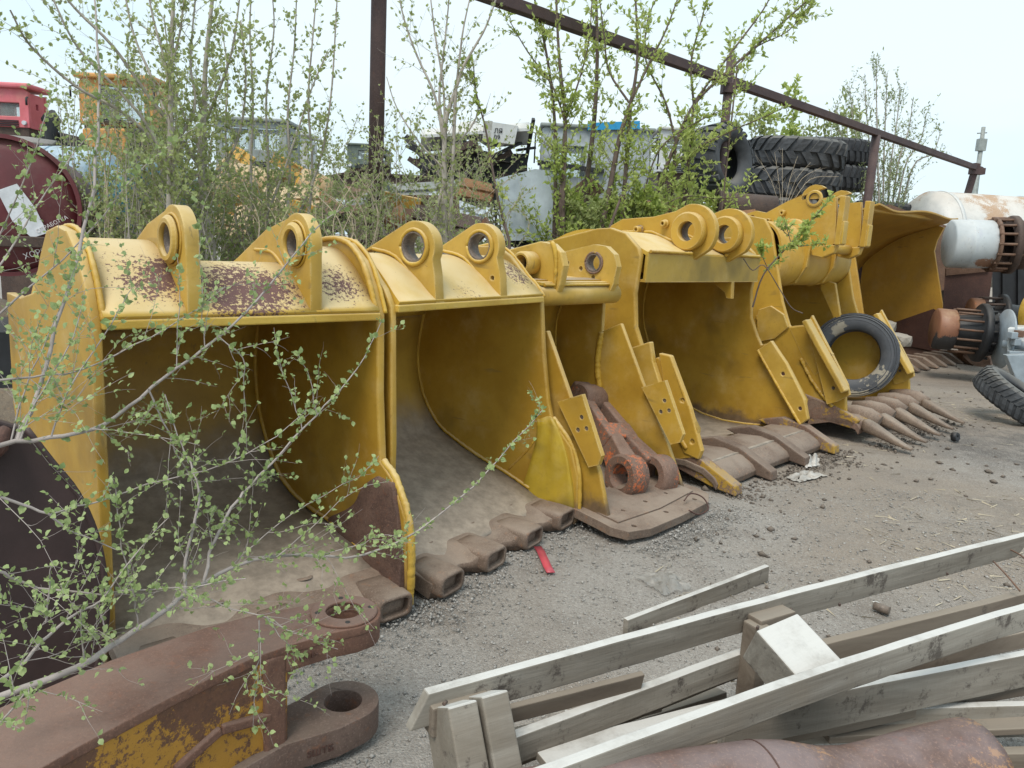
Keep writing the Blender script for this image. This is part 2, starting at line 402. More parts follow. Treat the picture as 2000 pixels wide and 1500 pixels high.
F = np.stack([idx[:-1, :-1], idx[:-1, 1:], idx[1:, 1:], idx[1:, :-1]], -1).reshape(-1, 4)
def np_mesh(name, V, F, mat, parent=None, smooth=False):
    me = bpy.data.meshes.new(name); k = F.shape[1]
    me.vertices.add(len(V)); me.vertices.foreach_set('co', V.astype(np.float32).ravel())
    me.loops.add(F.size); me.loops.foreach_set('vertex_index', F.astype(np.int32).ravel())
    me.polygons.add(len(F)); me.polygons.foreach_set('loop_start', np.arange(0, F.size, k, dtype=np.int32))
    me.polygons.foreach_set('loop_total', np.full(len(F), k, np.int32))
    if smooth: me.polygons.foreach_set('use_smooth', np.ones(len(F), bool))
    me.update(calc_edges=True); me.validate(); me.materials.append(mat)
    o = bpy.data.objects.new(name, me); col.objects.link(o)
    if parent: o.parent = parent
    return o
tag(np_mesh('ground', V, F, m_ground, smooth=True), 'grey gravel and brown dirt yard ground', kind='structure')

# ------------------------------------------------------------------ buckets
GROUP = 'yellow buckets standing in a row'
def bucket_root(label, B, yaw):
    return thing('digger_bucket', label, 'bucket', (B[0], B[1], 0), R(90 - yaw), GROUP)
def side_plate(root, x0, t, outline, mat, holes=(), bevel=.006, name='side_plate'):
    return MB().plate((x0, 0, 0), (0, 1, 0), (0, 0, 1), (1, 0, 0), outline, holes, t).build(name, mat, root, bevel=bevel)
def normals2(sec):
    o = []
    for i in range(len(sec)):
        a, b = sec[max(i - 1, 0)], sec[min(i + 1, len(sec) - 1)]
        d = (b[0] - a[0], b[1] - a[1]); l = math.hypot(*d) or 1
        o.append((d[1] / l, -d[0] / l))          # right of travel direction
    return o
def shell(root, x0, x1, sec, t, mat, n=5, name='shell', nx=8, wob=.0):
    s = crom(sec, n); nn = normals2(s); rows = []; offs = []
    for (v, z), (a, b) in zip(s, nn):
        xa = x0(v) if callable(x0) else x0
        rows.append([(xa + (x1 - xa) * k / nx, v + wob * math.sin(k * 1.7 + z * 3), z) for k in range(nx + 1)])
        offs.append(Vector((0, a * t, b * t)))
    return MB().slab(rows, offs).build(name, mat, root)
def bead(root, pts, r, mat, name='weld_seam', n=7, step=.009, seed=1, amt=.35):
    rnd = random.Random(seed); P = [Vector(p) for p in pts]; o = []; r *= .8
    for a, b in zip(P[:-1], P[1:]):
        k = max(1, int((b - a).length / step))
        o += [a.lerp(b, i / k) for i in range(k)]
    o.append(P[-1]); rr = []; w = 0
    for i in range(len(o)):
        w = .8 * w + rnd.uniform(-1, 1) * .5
        rr.append(r * (1 + amt * .45 * max(-1, min(1, w)) + amt * .18 * rnd.uniform(-1, 1)))
    o = [p + Vector((rnd.uniform(-1, 1), rnd.uniform(-1, 1), rnd.uniform(-1, 1))) * r * .08 for p in o]
    return MB().tube(o, rr, n).build(name, mat, root)
def rrect(w, h, n=6, r=.35):
    o = []; rr = min(w, h) * r
    for cx, cy, a in ((w / 2 - rr, h / 2 - rr, 0), (-w / 2 + rr, h / 2 - rr, 90), (-w / 2 + rr, -h / 2 + rr, 180), (w / 2 - rr, -h / 2 + rr, 270)):
        o += [(cx + rr * math.cos(R(a + 90 * k / n)), cy + rr * math.sin(R(a + 90 * k / n))) for k in range(n + 1)]
    return o
def socket(root, x, v0, z0, v1, z1, w, h, wi, hi, mat, name='tooth_socket'):
    """hollow cast nose: rounded box pointing forward from (v0,z0) to (v1,z1), open at the front"""
    d = Vector((0, v1 - v0, z1 - z0)); L = d.length; d.normalize(); ex = Vector((1, 0, 0)); ez = ex.cross(d)
    if ez.z < 0: ez = -ez
    O = Vector((x, v0, z0)); mb = MB(); oo, ii = rrect(w, h), rrect(wi, hi, r=.28); n = len(oo)
    loops = []
    for f, sc in ((0, .86), (.25, .95), (.6, 1.0), (.93, .97), (1, .9)): loops.append([O + d * L * f + ex * p[0] * sc + ez * p[1] * sc for p in oo])
    for f in (1, .98, .25): loops.append([O + d * L * f + ex * p[0] * (1 if f > .5 else .8) + ez * p[1] * (1 if f > .5 else .8) for p in ii])
    vs = [p for l in loops for p in l]
    fs = [(a * n + k, (a + 1) * n + k, (a + 1) * n + (k + 1) % n, a * n + (k + 1) % n) for a in range(len(loops) - 1) for k in range(n)]
    mb.add(vs, fs, True); mb.f.append(tuple((len(loops) - 1) * n + k for k in range(n))); mb.s.append(False)
    mb.f.append(tuple(range(n))); mb.s.append(False)
    return mb.build(name, mat, root)
def lug(root, x, t, outline, hole, r, boss=None, mat=None, name='lug', tilt=0, bevel=.008, extra=()):
    """pin ear: plate with a round bore; boss = (radius, length, side)"""
    l = MB().plate((x, 0, 0), (0, 1, 0), (0, 0, 1), (1, 0, 0), outline, [circle(hole[0], hole[1], r, 26)] + [circle(a, b, c, 14) for a, b, c in extra], t).build(name, mat or m_yel, root, bevel=bevel)
    MB().ring((x - .012, hole[0], hole[1]), (1, 0, 0), r - .006, r + .0005, t + .024, 28).build('bushing', m_hole, l)
    if boss:
        R_, L, side = boss
        xb = x - L if side < 0 else x + t
        MB().ring((xb, hole[0], hole[1]), (1, 0, 0), r, R_, L, 32, .012).build('boss', mat or m_yel, l)
    return l
def head(cx, cz, r, a0, a1, n=14): return circle(cx, cz, r, n, R(a0), R(a1), False)

# ---- first bucket (nearest): rubbed top, two ears, cast lip with sockets
b1 = bucket_root('nearest yellow bucket, top rubbed to brown patches between two ringed ears', (-.587, 3.405), 47)
W1 = 1.17
topR = [(.0, 1.307), (.055, 1.42), (.13, 1.53), (.25, 1.605), (.40, 1.622), (.556, 1.6), (.69, 1.495), (.83, 1.34)]
back = [(1.14, 1.29), (1.42, 1.29), (1.44, .75), (1.28, .40), (.98, .16), (.5, .06), (.0, .0)]
outR = [(-.24, .02), (-.275, .12), (-.25, .43), (-.14, .58), (-.04, .64), (-.01, .95)] + topR + back[:-1]
outL = [(.0, .005), (.0, .64), (.0, .95)] + topR + back[:-1]
side_plate(b1, -.03, .04, outR, m_side, bevel=.009)
side_plate(b1, -W1 - .01, .04, outL, m_side, bevel=.009)
sec1 = [(-.12, .085), (.02, .135), (.225, .19), (.43, .215), (.67, .225), (.93, .30), (1.10, .47), (1.21, .66), (1.245, .90), (1.20, 1.12), (1.06, 1.33), (.86, 1.49), (.62, 1.575), (.42, 1.585), (.27, 1.545), (.15, 1.475), (.06, 1.385), (.0, 1.30)]
k1 = 12
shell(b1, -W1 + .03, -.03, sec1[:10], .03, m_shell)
side_top = [(1.20, 1.12), (1.06, 1.30), (.86, 1.43), (.62, 1.52), (.46, 1.55), (.34, 1.54), (.23, 1.485), (.115, 1.395), (.0, 1.30)]
mid_top = [(1.20, 1.12), (1.06, 1.26), (.86, 1.36), (.62, 1.42), (.42, 1.455), (.30, 1.478), (.20, 1.455), (.105, 1.385), (.0, 1.30)]
for xa, xb, st in ((-W1 + .03, -.83, side_top), (-.83, -.335, mid_top), (-.335, -.03, side_top)): shell(b1, xa, xb, st, .03, m_yel_top, name='top_plate', nx=4)
MB().plate((-W1 + .03, .0, 1.285), (1, 0, 0), (0, 1, 0), (0, 0, 1), [(0, 0), (W1 - .06, 0), (W1 - .06, 1.05), (0, 1.05)], [], .022).build('roof_underside', m_yel, b1)
MB().box((-W1 / 2, -.006, 1.295), W1 - .05, .030, .034).build('front_edge', m_bead, b1, bevel=.006)
bead(b1, [(-.035, v, z) for v, z in crom(topR[:6], 3)], .016, m_weld, seed=4)
bead(b1, [(.012, v, z) for v, z in crom(topR, 3)], .013, m_weld, 'flange_edge', seed=14, amt=.2)
bead(b1, [(-W1 + .035, v, z) for v, z in crom(topR[:6], 3)], .014, m_weld, seed=5)
bead(b1, [(-.035, v, z + .01) for v, z in crom(sec1[1:10], 2)], .014, m_weld, seed=8)
bead(b1, [(-.01, v, z) for v, z in crom([(-.042, .64), (-.14, .585), (-.25, .43), (-.28, .25), (-.275, .03)], 4)], .023, m_bead, 'shroud_edge', seed=9, amt=.3)
# scraped brown corner on the inside of the right wall
cw = MB(); rows = []
for i in range(15):
    f = i / 14; lo, hi = -.262 + .10 * f ** 2.2, .03 + 1.0 * (.44 - .52 * f) + .03 * math.sin(f * 9)
    rows.append([(-.036 - .020 * abs(math.sin(g * 8 + f * 5 + math.sin(f * 7))) * (1 - .5 * f), lo + (hi - lo) * g, .05 + .52 * f + .05 * g * (1 - f) * 2) for g in [k / 14 for k in range(15)]])
cw.slab(rows, (.022, 0, 0)).build('corner_wear_plate', rustmat('scraped_brown', (.10, .055, .042), (.165, .10, .075), (.05, .03, .026), bump=1.0, dust_amt=.3), b1)
# lip: flat cast plate with scalloped front, ribs and sockets
def cast_lip(root, xl, xr, noses, holes, zb=.15, L=.30, mat=m_lip):
    yb, zf = .12, .070
    def sst(t): t = max(0., min(1., t)); return t * t * (3 - 2 * t)
    def nose(x, a=.135, w=.075): return max(sst((a - abs(x - n)) / w) for n in noses)
    nx_, ns = 150, 34; top = []; bot = []
    for i in range(ns + 1):
        s = i / ns; rt, rb = [], []
        for k in range(nx_ + 1):
            x = xl + (xr - xl) * k / nx_; g = nose(x); gw = nose(x, .20, .16)
            f = L - .085 + .085 * gw; y = yb - s * (yb + f); e = sst((s - .30) / .7)
            z = zb + (zf - zb) * s + .036 * g * e - .008 * (1 - g) * sst((s - .7) / .3) + .004 * math.sin(x * 11) * s
            rt.append((x, y, z)); rb.append((x, y + .012 * s, max(.004, z - .05 - .06 * g * e)))
        top.append(rt); bot.append(rb)
    m, n = ns + 1, nx_ + 1; mb = MB(); mb.v = [Vector(p) for r in top for p in r] + [Vector(p) for r in bot for p in r]; k_ = m * n
    def inhole(x, y): return any((x - hx) ** 2 + (y - hv) ** 2 < .027 ** 2 for hx, hv in holes)
    for i in range(ns):
        for k in range(nx_):
            q = (i * n + k, (i + 1) * n + k, (i + 1) * n + k + 1, i * n + k + 1); c = sum((mb.v[a] for a in q), Vector()) / 4
            if not inhole(c.x, c.y): mb.f.append(q); mb.s.append(True)
            mb.f.append(tuple(k_ + a for a in reversed(q))); mb.s.append(True)
    for k in range(nx_):
        a = ns * n + k; mb.f.append((a, k_ + a, k_ + a + 1, a + 1)); mb.s.append(True)
    for i in range(ns):
        for k, fl in ((0, 1), (nx_, 0)):
            a, c = i * n + k, (i + 1) * n + k; mb.f.append((a, k_ + a, k_ + c, c) if fl else (a, c, k_ + c, k_ + a)); mb.s.append(False)
    lp = mb.build('cast_lip', mat, root)
    for hx, hv in holes:
        z = zb + (zf - zb) * (yb - hv) / (yb + L - .1)
        MB().lathe((hx, hv, z + .004), (0, .22, 1), [(.045, -.006), (.040, .001), (.028, .001), (.026, -.004), (.023, -.05), (.001, -.05)], 22, True).build('bolt_hole', m_lip, lp)
    for x in noses:
        socket(root, x, -.10, .072, -L - .022, .062, .195, .112, .135, .074, mat)
cast_lip(b1, -W1 - .0, .02, [-1.03, -.575, -.115], [(-.36, .05), (-.76, .05)])
for xl, hv in ((-.855, .125), (-.36, .115)):
    o = [(-.012, 1.295), (-.012, 1.42), (-.008, 1.55)] + list(reversed(head(hv, 1.592, .128, 55, 185))) + [(.40, 1.645), (.72, 1.50), (.70, 1.46), (.40, 1.45), (.25, 1.44), (.12, 1.36), (.04, 1.295)]
    l = lug(b1, xl, .052, o, (hv, 1.592), .062, (.090, .03, -1), m_yel, bevel=.006)
    bead(l, [(xl - .004, v, z) for v, z in crom([(.01, 1.315), (.115, 1.405), (.23, 1.495), (.34, 1.55), (.5, 1.555)], 4)], .010, m_weld, seed=21)
    bead(l, [(xl - .002, hv + .094 * math.cos(q), 1.592 + .094 * math.sin(q)) for q in [k * math.pi / 14 for k in range(29)]], .007, m_weld, seed=22)

# ---- second bucket
b2 = bucket_root('second yellow bucket, rough flame cut bores in both ears, empty floor', (.16, 4.57), 32.5)
W2 = 1.335; TP = .27        # the left wall tapers inward toward the back
topR2 = [(.0, 1.336), (.06, 1.41), (.12, 1.455), (.23, 1.565), (.335, 1.622), (.48, 1.61), (.6, 1.54)]
outR2 = [(-.32, .0), (-.34, .05), (-.325, .30), (-.262, .475), (-.12, .625), (-.088, .73), (-.04, 1.0)] + topR2 + [(.95, 1.35), (1.1, .9), (1.0, .5), (.75, .25), (.3, .06)]
outL2 = [(-.02, .01), (-.03, .7)] + topR2 + [(.95, 1.35), (1.1, .9), (1.0, .5), (.75, .25), (.3, .06)]
side_plate(b2, -.03, .04, outR2, m_side, bevel=.009); MB().plate((-W2 - .005, 0, 0), (TP, 1, 0), (0, 0, 1), (1, 0, 0), outL2, [], .04).build('side_plate', m_side, b2, bevel=.009)
sec2 = [(-.14, .09), (.0, .15), (.19, .22), (.39, .28), (.59, .36), (.735, .44), (.86, .61), (.915, .80), (.915, .95), (.88, 1.15), (.80, 1.30), (.66, 1.42), (.5, 1.50), (.36, 1.53), (.24, 1.50), (.13, 1.43), (.05, 1.365), (0, 1.33)]
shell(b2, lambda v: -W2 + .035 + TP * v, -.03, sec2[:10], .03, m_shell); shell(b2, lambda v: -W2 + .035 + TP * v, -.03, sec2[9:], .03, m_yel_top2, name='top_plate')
MB().plate((-W2 + .03, .0, 1.318), (1, 0, 0), (0, 1, 0), (0, 0, 1), [(.01, 0), (W2 - .06, 0), (W2 - .06, .8), (.01 + TP * .8, .8)], [], .02).build('roof_underside', m_yel, b2)
MB().box((-W2 / 2, -.006, 1.325), W2 - .05, .030, .034).build('front_edge', m_bead, b2, bevel=.006)
bead(b2, [(-.01, v, z) for v, z in crom([(-.125, .625), (-.262, .475), (-.325, .30), (-.34, .05)], 4)], .017, m_bead, 'shroud_edge', seed=33, amt=.3)
bead(b2, [(.008, v, z) for v, z in crom(topR2, 3)], .012, m_weld, 'flange_edge', seed=34)
bead(b2, [(-.035, v, z + .01) for v, z in crom(sec2[1:10], 2)], .014, m_weld, seed=35)
bead(b2, [(-.028, v, z) for v, z in [(-.1, .60), (.03, .40), (.16, .25)]], .01, m_weld, seed=36)
cw = MB(); rows = []
for i in range(13):
    f = i / 12; z = .07 + .55 * f
    rows.append([(-.036 - .014 * math.sin(g * 6 + f * 4) ** 2 - .012 * math.exp(-((g - .35) ** 2 + (f - .55) ** 2) * 30), -.315 + .17 * f * f + (.42 - .30 * f) * g, z + .015 * math.sin(g * 5)) for g in [k / 10 for k in range(11)]])
cw.slab(rows, (.02, 0, 0)).build('corner_wear_plate', paint('yellow_corner', (.52, .36, .03), (.42, .28, .02), rust_amt=.3, dust_amt=.3, sooty=.8, bump=.7, fine=30), b2)
cast_lip(b2, -W2 + .01, .0, [-1.225, -.86, -.49, -.12], [(-1.04, .0), (-.68, .0), (-.30, .0)], zb=.155, mat=m_lip)
for xl, hv, hz in ((-1.035, .13, 1.60), (-.475, .14, 1.615)):
    o = [(-.015, 1.33), (.0, 1.47)] + list(reversed(head(hv, hz, .125, 60, 205))) + [(.55, 1.52), (.42, 1.575), (.3, 1.56), (.15, 1.45), (.04, 1.36)]
    l = lug(b2, xl, .065, o, (hv, hz), .072, None, m_yel, extra=[(.05, 1.45, .013)] if xl > -.5 else ())
    bead(l, [(xl - .006, hv + .083 * math.cos(a), hz + .083 * math.sin(a)) for a in [k * math.pi / 12 for k in range(25)]], .013, m_bead, 'torch_cut_rim', seed=40, amt=.5, step=.012)
    bead(l, [(xl - .004, v, z) for v, z in crom([(.02, 1.35), (.13, 1.45), (.25, 1.55), (.40, 1.58)], 4)], .012, m_weld, seed=41)

# ---- third bucket, narrow, flat bolted edge
B3 = (1.221, 4.951); b3 = bucket_root('narrow yellow bucket with flat bolted edge plate holding a rusty link', B3, 41)
W3 = .905
def out3(s): return [(.02, .06), (.165 - s, .346), (.40 - s, .732), (.62 - s, 1.13), (.775 - s, 1.055), (.78 - s, 1.25), (.80, 1.42), (1.0, 1.45), (1.25, 1.2), (1.28, .8), (1.1, .4), (.75, .14), (.3, .04)]
side_plate(b3, -.03, .035, out3(0), m_side); side_plate(b3, -W3 - .005, .035, out3(.05), m_side)
sec3 = [(-.02, .055), (.3, .09), (.62, .2), (.94, .50), (1.12, .70), (1.18, .95), (1.17, 1.15), (1.08, 1.32), (.9, 1.40), (.72, 1.40)]
shell(b3, -W3 + .03, -.03, sec3, .025, m_shell4)
bead(b3, [(-.032, v, z) for v, z in crom([(.775, 1.05), (.785, .785), (.68, .46), (.5, .22)], 5)], .026, m_weld, seed=51, amt=.4)
bead(b3, [(-.034, v, z) for v, z in crom(sec3[3:8], 3)], .008, m_weld, seed=52)
MB().lathe((-W3 + .03, .70, 1.33), (1, 0, 0), [(0.001, 0), (.066, 0), (.066, W3 - .06), (.001, W3 - .06)], 26).build('front_tube', m_yel, b3)
MB().plate((-W3 + .03, .66, 1.395), (1, 0, 0), Vector((0, .95, .05)), (0, 0, 1), [(0, 0), (W3 - .06, 0), (W3 - .06, .42), (0, .42)], [], .018).build('top_plate', m_yel_top2, b3)
bead(b3, [(-W3 + .05, .655, 1.398), (-.05, .655, 1.398)], .012, m_weld, seed=53)
o = [(.66, 1.30), (.62, 1.40), (.60, 1.52)] + [(.63, 1.60), (.70, 1.65), (.80, 1.66), (1.05, 1.60), (1.25, 1.45), (1.0, 1.40), (.80, 1.40), (.72, 1.36)]
l = lug(b3, -.745, .06, o, (.85, 1.52), .052, (.075, .12, -1), m_yel)
bead(l, [(-.75, .71 + .14 * math.cos(a) * .4, 1.47 + .19 * math.sin(a)) for a in [R(100 + k * 12) for k in range(14)]], .018, m_weld, seed=54, amt=.4)
l = lug(b3, -.16, .055, o, (.79, 1.535), .060, None, m_yel, extra=[(.90, 1.49, .017), (.79, 1.435, .017), (1.02, 1.52, .017)])
bead(l, [(-.165, .79 + .07 * math.cos(a), 1.535 + .07 * math.sin(a)) for a in [k * math.pi / 12 for k in range(25)]], .011, m_lip_y, 'torch_cut_rim', seed=55, amt=.5, step=.01)
def cutter3(x, s, sides):
    c = MB().plate((x, 0, 0), (0, 1, 0), (0, 0, 1), (1, 0, 0), [(.385 - s, .72), (.21 - s, .795), (.04 - s, .46), (.06 - s, .40), (.125 - s, .372)], [circle(.20 - s, .66, .014, 10), circle(.22 - s, .58, .014, 10), circle(.16 - s, .60, .014, 10)], .035).build('side_cutter', m_yel_clean, b3, bevel=.006)
    for v, z in ((.20 - s, .66), (.22 - s, .58), (.16 - s, .60)): MB().cyl((x + .006, v, z), (x + .012, v, z), .014, 10).build('bolt', m_hole, c)
    return c
cutter3(-.075, 0, -1); cutter3(-W3 - .045, -.04, 1)
MB().plate((0, 0, .085), (1, 0, 0), Vector((0, 1, .1)), Vector((0, -.1, 1)), [(-.97, .32), (-.99, .02), (-1.0, -.05), (-.96, -.15), (-.80, -.20), (-.45, -.21), (-.10, -.20), (.04, -.13), (.07, -.03), (.05, .10), (.0, .32)],
           [circle(a, b, .016, 10) for a, b in ((-.80, .02), (-.62, .03), (-.44, .03), (-.26, .03), (-.10, .03), (-.5, -.12), (-.86, -.12), (-.14, -.12))], -.055).build('edge_plate', m_lip, b3, bevel=.012)
MB().plate((0, .02, .098), (1, 0, 0), Vector((0, 1, .1)), Vector((0, -.1, 1)), [(-.90, .26), (-.92, -.07), (-.5, -.10), (-.03, -.07), (-.02, .26)], [circle(a, .01, .014, 10) for a in (-.75, -.5, -.25)], -.012).build('bolted_plate', m_lip, b3, bevel=.004)
wire = MB().tube(crom([(-.30, -.13, .10), (-.22, -.13, .13), (-.17, -.19, .11), (-.2, -.25, .06), (-.30, -.24, .04), (-.36, -.20, .07)], 6), .005, 6)
tag(wire.build('wire_loop', m_brown, b3, ))

# ---- fourth bucket, wide with tall twin hinge plates
B4 = (2.637, 6.646); b4 = bucket_root('wide yellow bucket with tall twin hinge plates and big round bosses', B4, 43)
W4 = 1.88
f4 = [(.03, .21), (.029, .416), (.25, .72), (.40, .88), (.50, .84), (.55, .92), (.625, 1.075), (.655, 1.32), (.63, 1.60), (.66, 1.655), (.78, 1.755), (.92, 1.79), (1.05, 1.78)]
out4 = f4 + [(1.75, 1.62), (1.86, 1.3), (1.86, 1.0), (1.70, .55), (1.35, .18), (.9, .05), (.4, .08)]
side_plate(b4, -.04, .05, out4, m_side, bevel=.01); side_plate(b4, -W4 - .01, .05, out4, m_side, bevel=.01)
sec4 = [(-.02, .165), (.3, .12), (.8, .08), (1.2, .154), (1.46, .33), (1.645, .607), (1.76, .85), (1.80, 1.06), (1.77, 1.32), (1.66, 1.52), (1.48, 1.62)]
shell(b4, -W4 + .04, -.04, sec4, .03, m_shell4)
MB().slab([[(-W4 + .04, v, z), (-W4 / 2, v, z), (-.04, v, z)] for v, z in crom([(.60, 1.625), (.78, 1.70), (1.0, 1.77), (1.3, 1.76), (1.6, 1.64)], 4)], (0, 0, -.03)).build('top_plate', m_yel_top2, b4)
MB().plate((-W4 + .04, .60, 1.41), (1, 0, 0), Vector((0, -.03, 1)).normalized(), (0, 1, 0), [(0, 0), (W4 - .08, 0), (W4 - .08, .205), (0, .205)], [], .03).build('front_beam', paint('yellow_beam_dusty', (.46, .30, .045), (.38, .25, .04), rust_amt=.2, dust_amt=.5, sooty=.4), b4, bevel=.008)
MB().plate((-W4 + .04, .60, 1.405), (1, 0, 0), (0, 1, 0), (0, 0, 1), [(0, 0), (W4 - .08, 0), (W4 - .08, 1.0), (0, 1.0)], [], .02).build('roof_underside', m_yel, b4)
bead(b4, [(-W4 + .05, .585, 1.63), (-1.25, .585, 1.63)], .016, m_weld, seed=61); bead(b4, [(-.7, .585, 1.63), (-.05, .585, 1.63)], .016, m_weld, seed=62)
bead(b4, [(-.042, v, z) for v, z in crom(sec4[1:], 2)], .014, m_weld, seed=63)
bead(b4, [(-W4 + .042, v, z) for v, z in crom(sec4[5:], 2)], .016, m_weld, seed=64)
for xl, hv in ((-1.20, .64), (-.66, .61)):
    o = [(.78, 1.46), (.60, 1.53)] + [(.50, 1.60)] + list(reversed(head(hv, 1.80, .215, 75, 235))) + [(.80, 1.955), (1.0, 1.91), (1.31, 1.885), (1.42, 1.83), (1.6, 1.62), (1.3, 1.70), (1.0, 1.72), (.80, 1.66)]
    o = [(.78, 1.46)] + list(head(hv, 1.80, .215, 230, 75))[1:] + o[-8:]
    l = lug(b4, xl, .06, o, (hv, 1.80), .078, (.150, .075, -1), m_yel_clean, name='hinge_plate')
    bead(l, [(xl + .03, v, z) for v, z in [(.80, 1.45), (.74, 1.46), (.68, 1.49)]], .022, m_weld, seed=66, amt=.5)
    bead(l, [(xl - .005, v, z) for v, z in [(.60, 1.63), (.66, 1.655), (.78, 1.715), (1.0, 1.785), (1.3, 1.78)]], .014, m_weld, seed=67)
    for v, z, rr, L in ((.875, 1.855, .032, .06), (1.11, 1.80, .036, .085)):
        bo = MB().ring((xl - L, v, z), (1, 0, 0), .015, rr * .8, L, 14, .005).build('grease_stub', m_yel_clean, l)
        MB().ring((xl - L * .45, v, z), (1, 0, 0), .016, rr * 1.05, L * .44, 14, .006).build('stub_collar', m_lip_y if v > 1 else m_yel_clean, bo)
MB().plate((-.52, 0, 0), (0, 1, 0), (0, 0, 1), (1, 0, 0), [(.60, 1.41), (.83, 1.41), (.74, 1.36), (.66, 1.31), (.64, 1.26), (.59, 1.26)], [], .05).build('gusset', m_yel_clean, b4, bevel=.006)
# inner cutters along the lower front edges
def cutter4(x):
    c = MB().plate((x, 0, 0), (0, 1, 0), (0, 0, 1), (1, 0, 0), [(.50, .80), (.385, .90), (.22, .715), (.02, .42), (-.03, .26), (.03, .20)], [circle(.24, .62, .016, 10), circle(.05, .34, .016, 10)], .055).build('side_cutter', m_yel, b4, bevel=.014, seg=3)
    for v, z in ((.24, .62), (.05, .34)): MB().cyl((x + .01, v, z), (x + .02, v, z), .016, 10).build('bolt', m_brown, c)
    bead(c, [(x, .50, .80), (x, .27, .50), (x, .03, .20)], .016, m_weld, seed=69)
cutter4(-.10)
c = MB().plate((-W4 - .065, 0, 0), (0, 1, 0), (0, 0, 1), (1, 0, 0), [(.62, .92), (.45, .99), (.41, .84), (.22, .46), (.30, .42), (.5, .66)], [], .05).build('edge_block', m_yel, b4, bevel=.01)
MB().plate((-W4 - .02, 0, 0), (0, 1, 0), (0, 0, 1), (1, 0, 0), [(.40, .91), (.30, .905), (.10, .55), (-.02, .27), (.0, .20), (.12, .22), (.30, .55)], [circle(.17, .60, .016, 10), circle(.06, .32, .016, 10)], .05).build('side_cutter', m_yel_clean, b4, bevel=.01)
bead(b4, [(-W4 - .015, v, z) for v, z in ((.28, .45), (.18, .34), (.1, .26))], .02, m_weld, seed=70, amt=.6)
# lip with four adapter bars
MB().slab([[(x, v + .01 * math.sin(x * 5), z) for x in [-W4 - .02 + (W4 + .04) * k / 24 for k in range(25)]] for v, z in ((.30, .155), (.1, .175), (-.05, .15), (-.14, .10), (-.17, .06))], (0, .01, -.045)).build('lip', m_lip, b4, bevel=.006)
for i, x in enumerate((-W4 + .05, -1.27, -.66, -.06)):
    w = .055
    bar = MB().prism([(x - w, .42, .17), (x - w, .20, .235), (x - w, -.02, .20), (x - w, -.29, .075), (x - w, -.30, .005), (x - w, -.10, .03), (x - w, .2, .10)], (2 * w, 0, 0))
    bar.build('tooth_adapter', m_lip_y if i in (0, 3) else m_brownlip, b4, bevel=.010, seg=2)

# ---- fifth bucket, hinge bracket, bolted side cutters, teeth
B5 = (4.337, 8.299); b5 = bucket_root('yellow bucket with heavy hook bracket on top and long pointed teeth', B5, 43)
W5 = 1.87
f5 = [(-.03, .23), (.0, .42), (.39, .99), (.42, 1.03), (.60, .99), (.645, 1.09), (.70, 1.22), (.80, 1.58), (.88, 1.86), (.97, 1.99), (1.15, 2.02)]
out5 = f5 + [(1.75, 1.85), (1.95, 1.5), (1.92, 1.0), (1.75, .6), (1.35, .22), (.9, .08), (.4, .1)]
side_plate(b5, -.04, .05, out5, m_yel_clean, bevel=.01); side_plate(b5, -W5 - .01, .05, out5, m_yel_clean, bevel=.01)
shell(b5, -W5 + .04, -.04, [(-.02, .20), (.3, .14), (.8, .10), (1.2, .17), (1.5, .36), (1.7, .65), (1.84, 1.0), (1.86, 1.3), (1.8, 1.55), (1.6, 1.80), (1.3, 1.92), (1.0, 1.93)], .03, m_shell4)
shell(b5, -W5 + .04, -.04, [(1.28, 1.95), (1.0, 1.95), (.86, 1.86), (.80, 1.68), (.81, 1.52), (.90, 1.40), (1.06, 1.37), (1.6, 1.40)], .025, m_yel_clean, name='box_tube', nx=2)
for x in (-1.32, -.62):
    MB().plate((x, 0, 0), (0, 1, 0), (0, 0, 1), (1, 0, 0), [(.78, 1.95), (.72, 1.80), (.74, 1.55), (.84, 1.38), (1.0, 1.33), (1.3, 1.9)], [], .05).build('tube_rib', m_yel_clean, b5, bevel=.008)
for x, dx in ((-1.28, 0), (-.60, 0)):
    o = [(.50, 1.80), (.52, 2.02), (.55, 2.24)] + list(head(.755, 2.225, .135, -5, 130, 12)) + [(1.03, 2.20), (1.25, 2.08), (1.36, 2.10), (1.46, 2.07), (1.47, 1.96), (1.30, 1.84), (.86, 1.80), (.80, 1.72), (.62, 1.70)]
    l = lug(b5, x, .06, o, (.755, 2.225), .055, (.085, .02, -1), m_yel_clean, name='hook_plate', extra=[(1.40, 2.02, .035)])
    MB().plate((x - .035, .44, 1.72), (1, 0, 0), (0, 0, 1), (0, 1, 0), [(0, .06), (.13, .06), (.13, .53), (0, .53)], [], .055).build('hook_flange', m_yel_clean, l, bevel=.008)
    MB().plate((x - .025, .425, 1.79), (1, 0, 0), (0, 0, 1), (0, 1, 0), [(0, 0), (.11, 0), (.11, .22), (0, .22)], [], .02).build('wear_pad', m_yel_top2, l, bevel=.006)
    MB().plate((x - .01, 0, 0), (0, 1, 0), (0, 0, 1), (1, 0, 0), [(.48, 1.78), (.50, 1.70), (.60, 1.65), (.72, 1.67), (.74, 1.76)], [], .085).build('hook_toe', m_yel_clean, l, bevel=.012)
    for v, z, rr in ((1.06, 2.08, .03), (1.2, 2.0, .022)):
        MB().ring((x - .055, v, z), (1, 0, 0), .013, rr, .055, 14, .004).build('grease_stub', m_yel_clean, l)
    MB().lathe((x - .03, .93, 1.86), (1, 0, 0), [(.001, 0), (.15, 0), (.165, .012), (.165, .03)], 30).build('round_pad', m_yel_clean, l)
MB().cyl((-1.22, .62, 1.745), (-.60, .62, 1.745), .052, 20).build('hook_pin', m_yel_clean, b5)
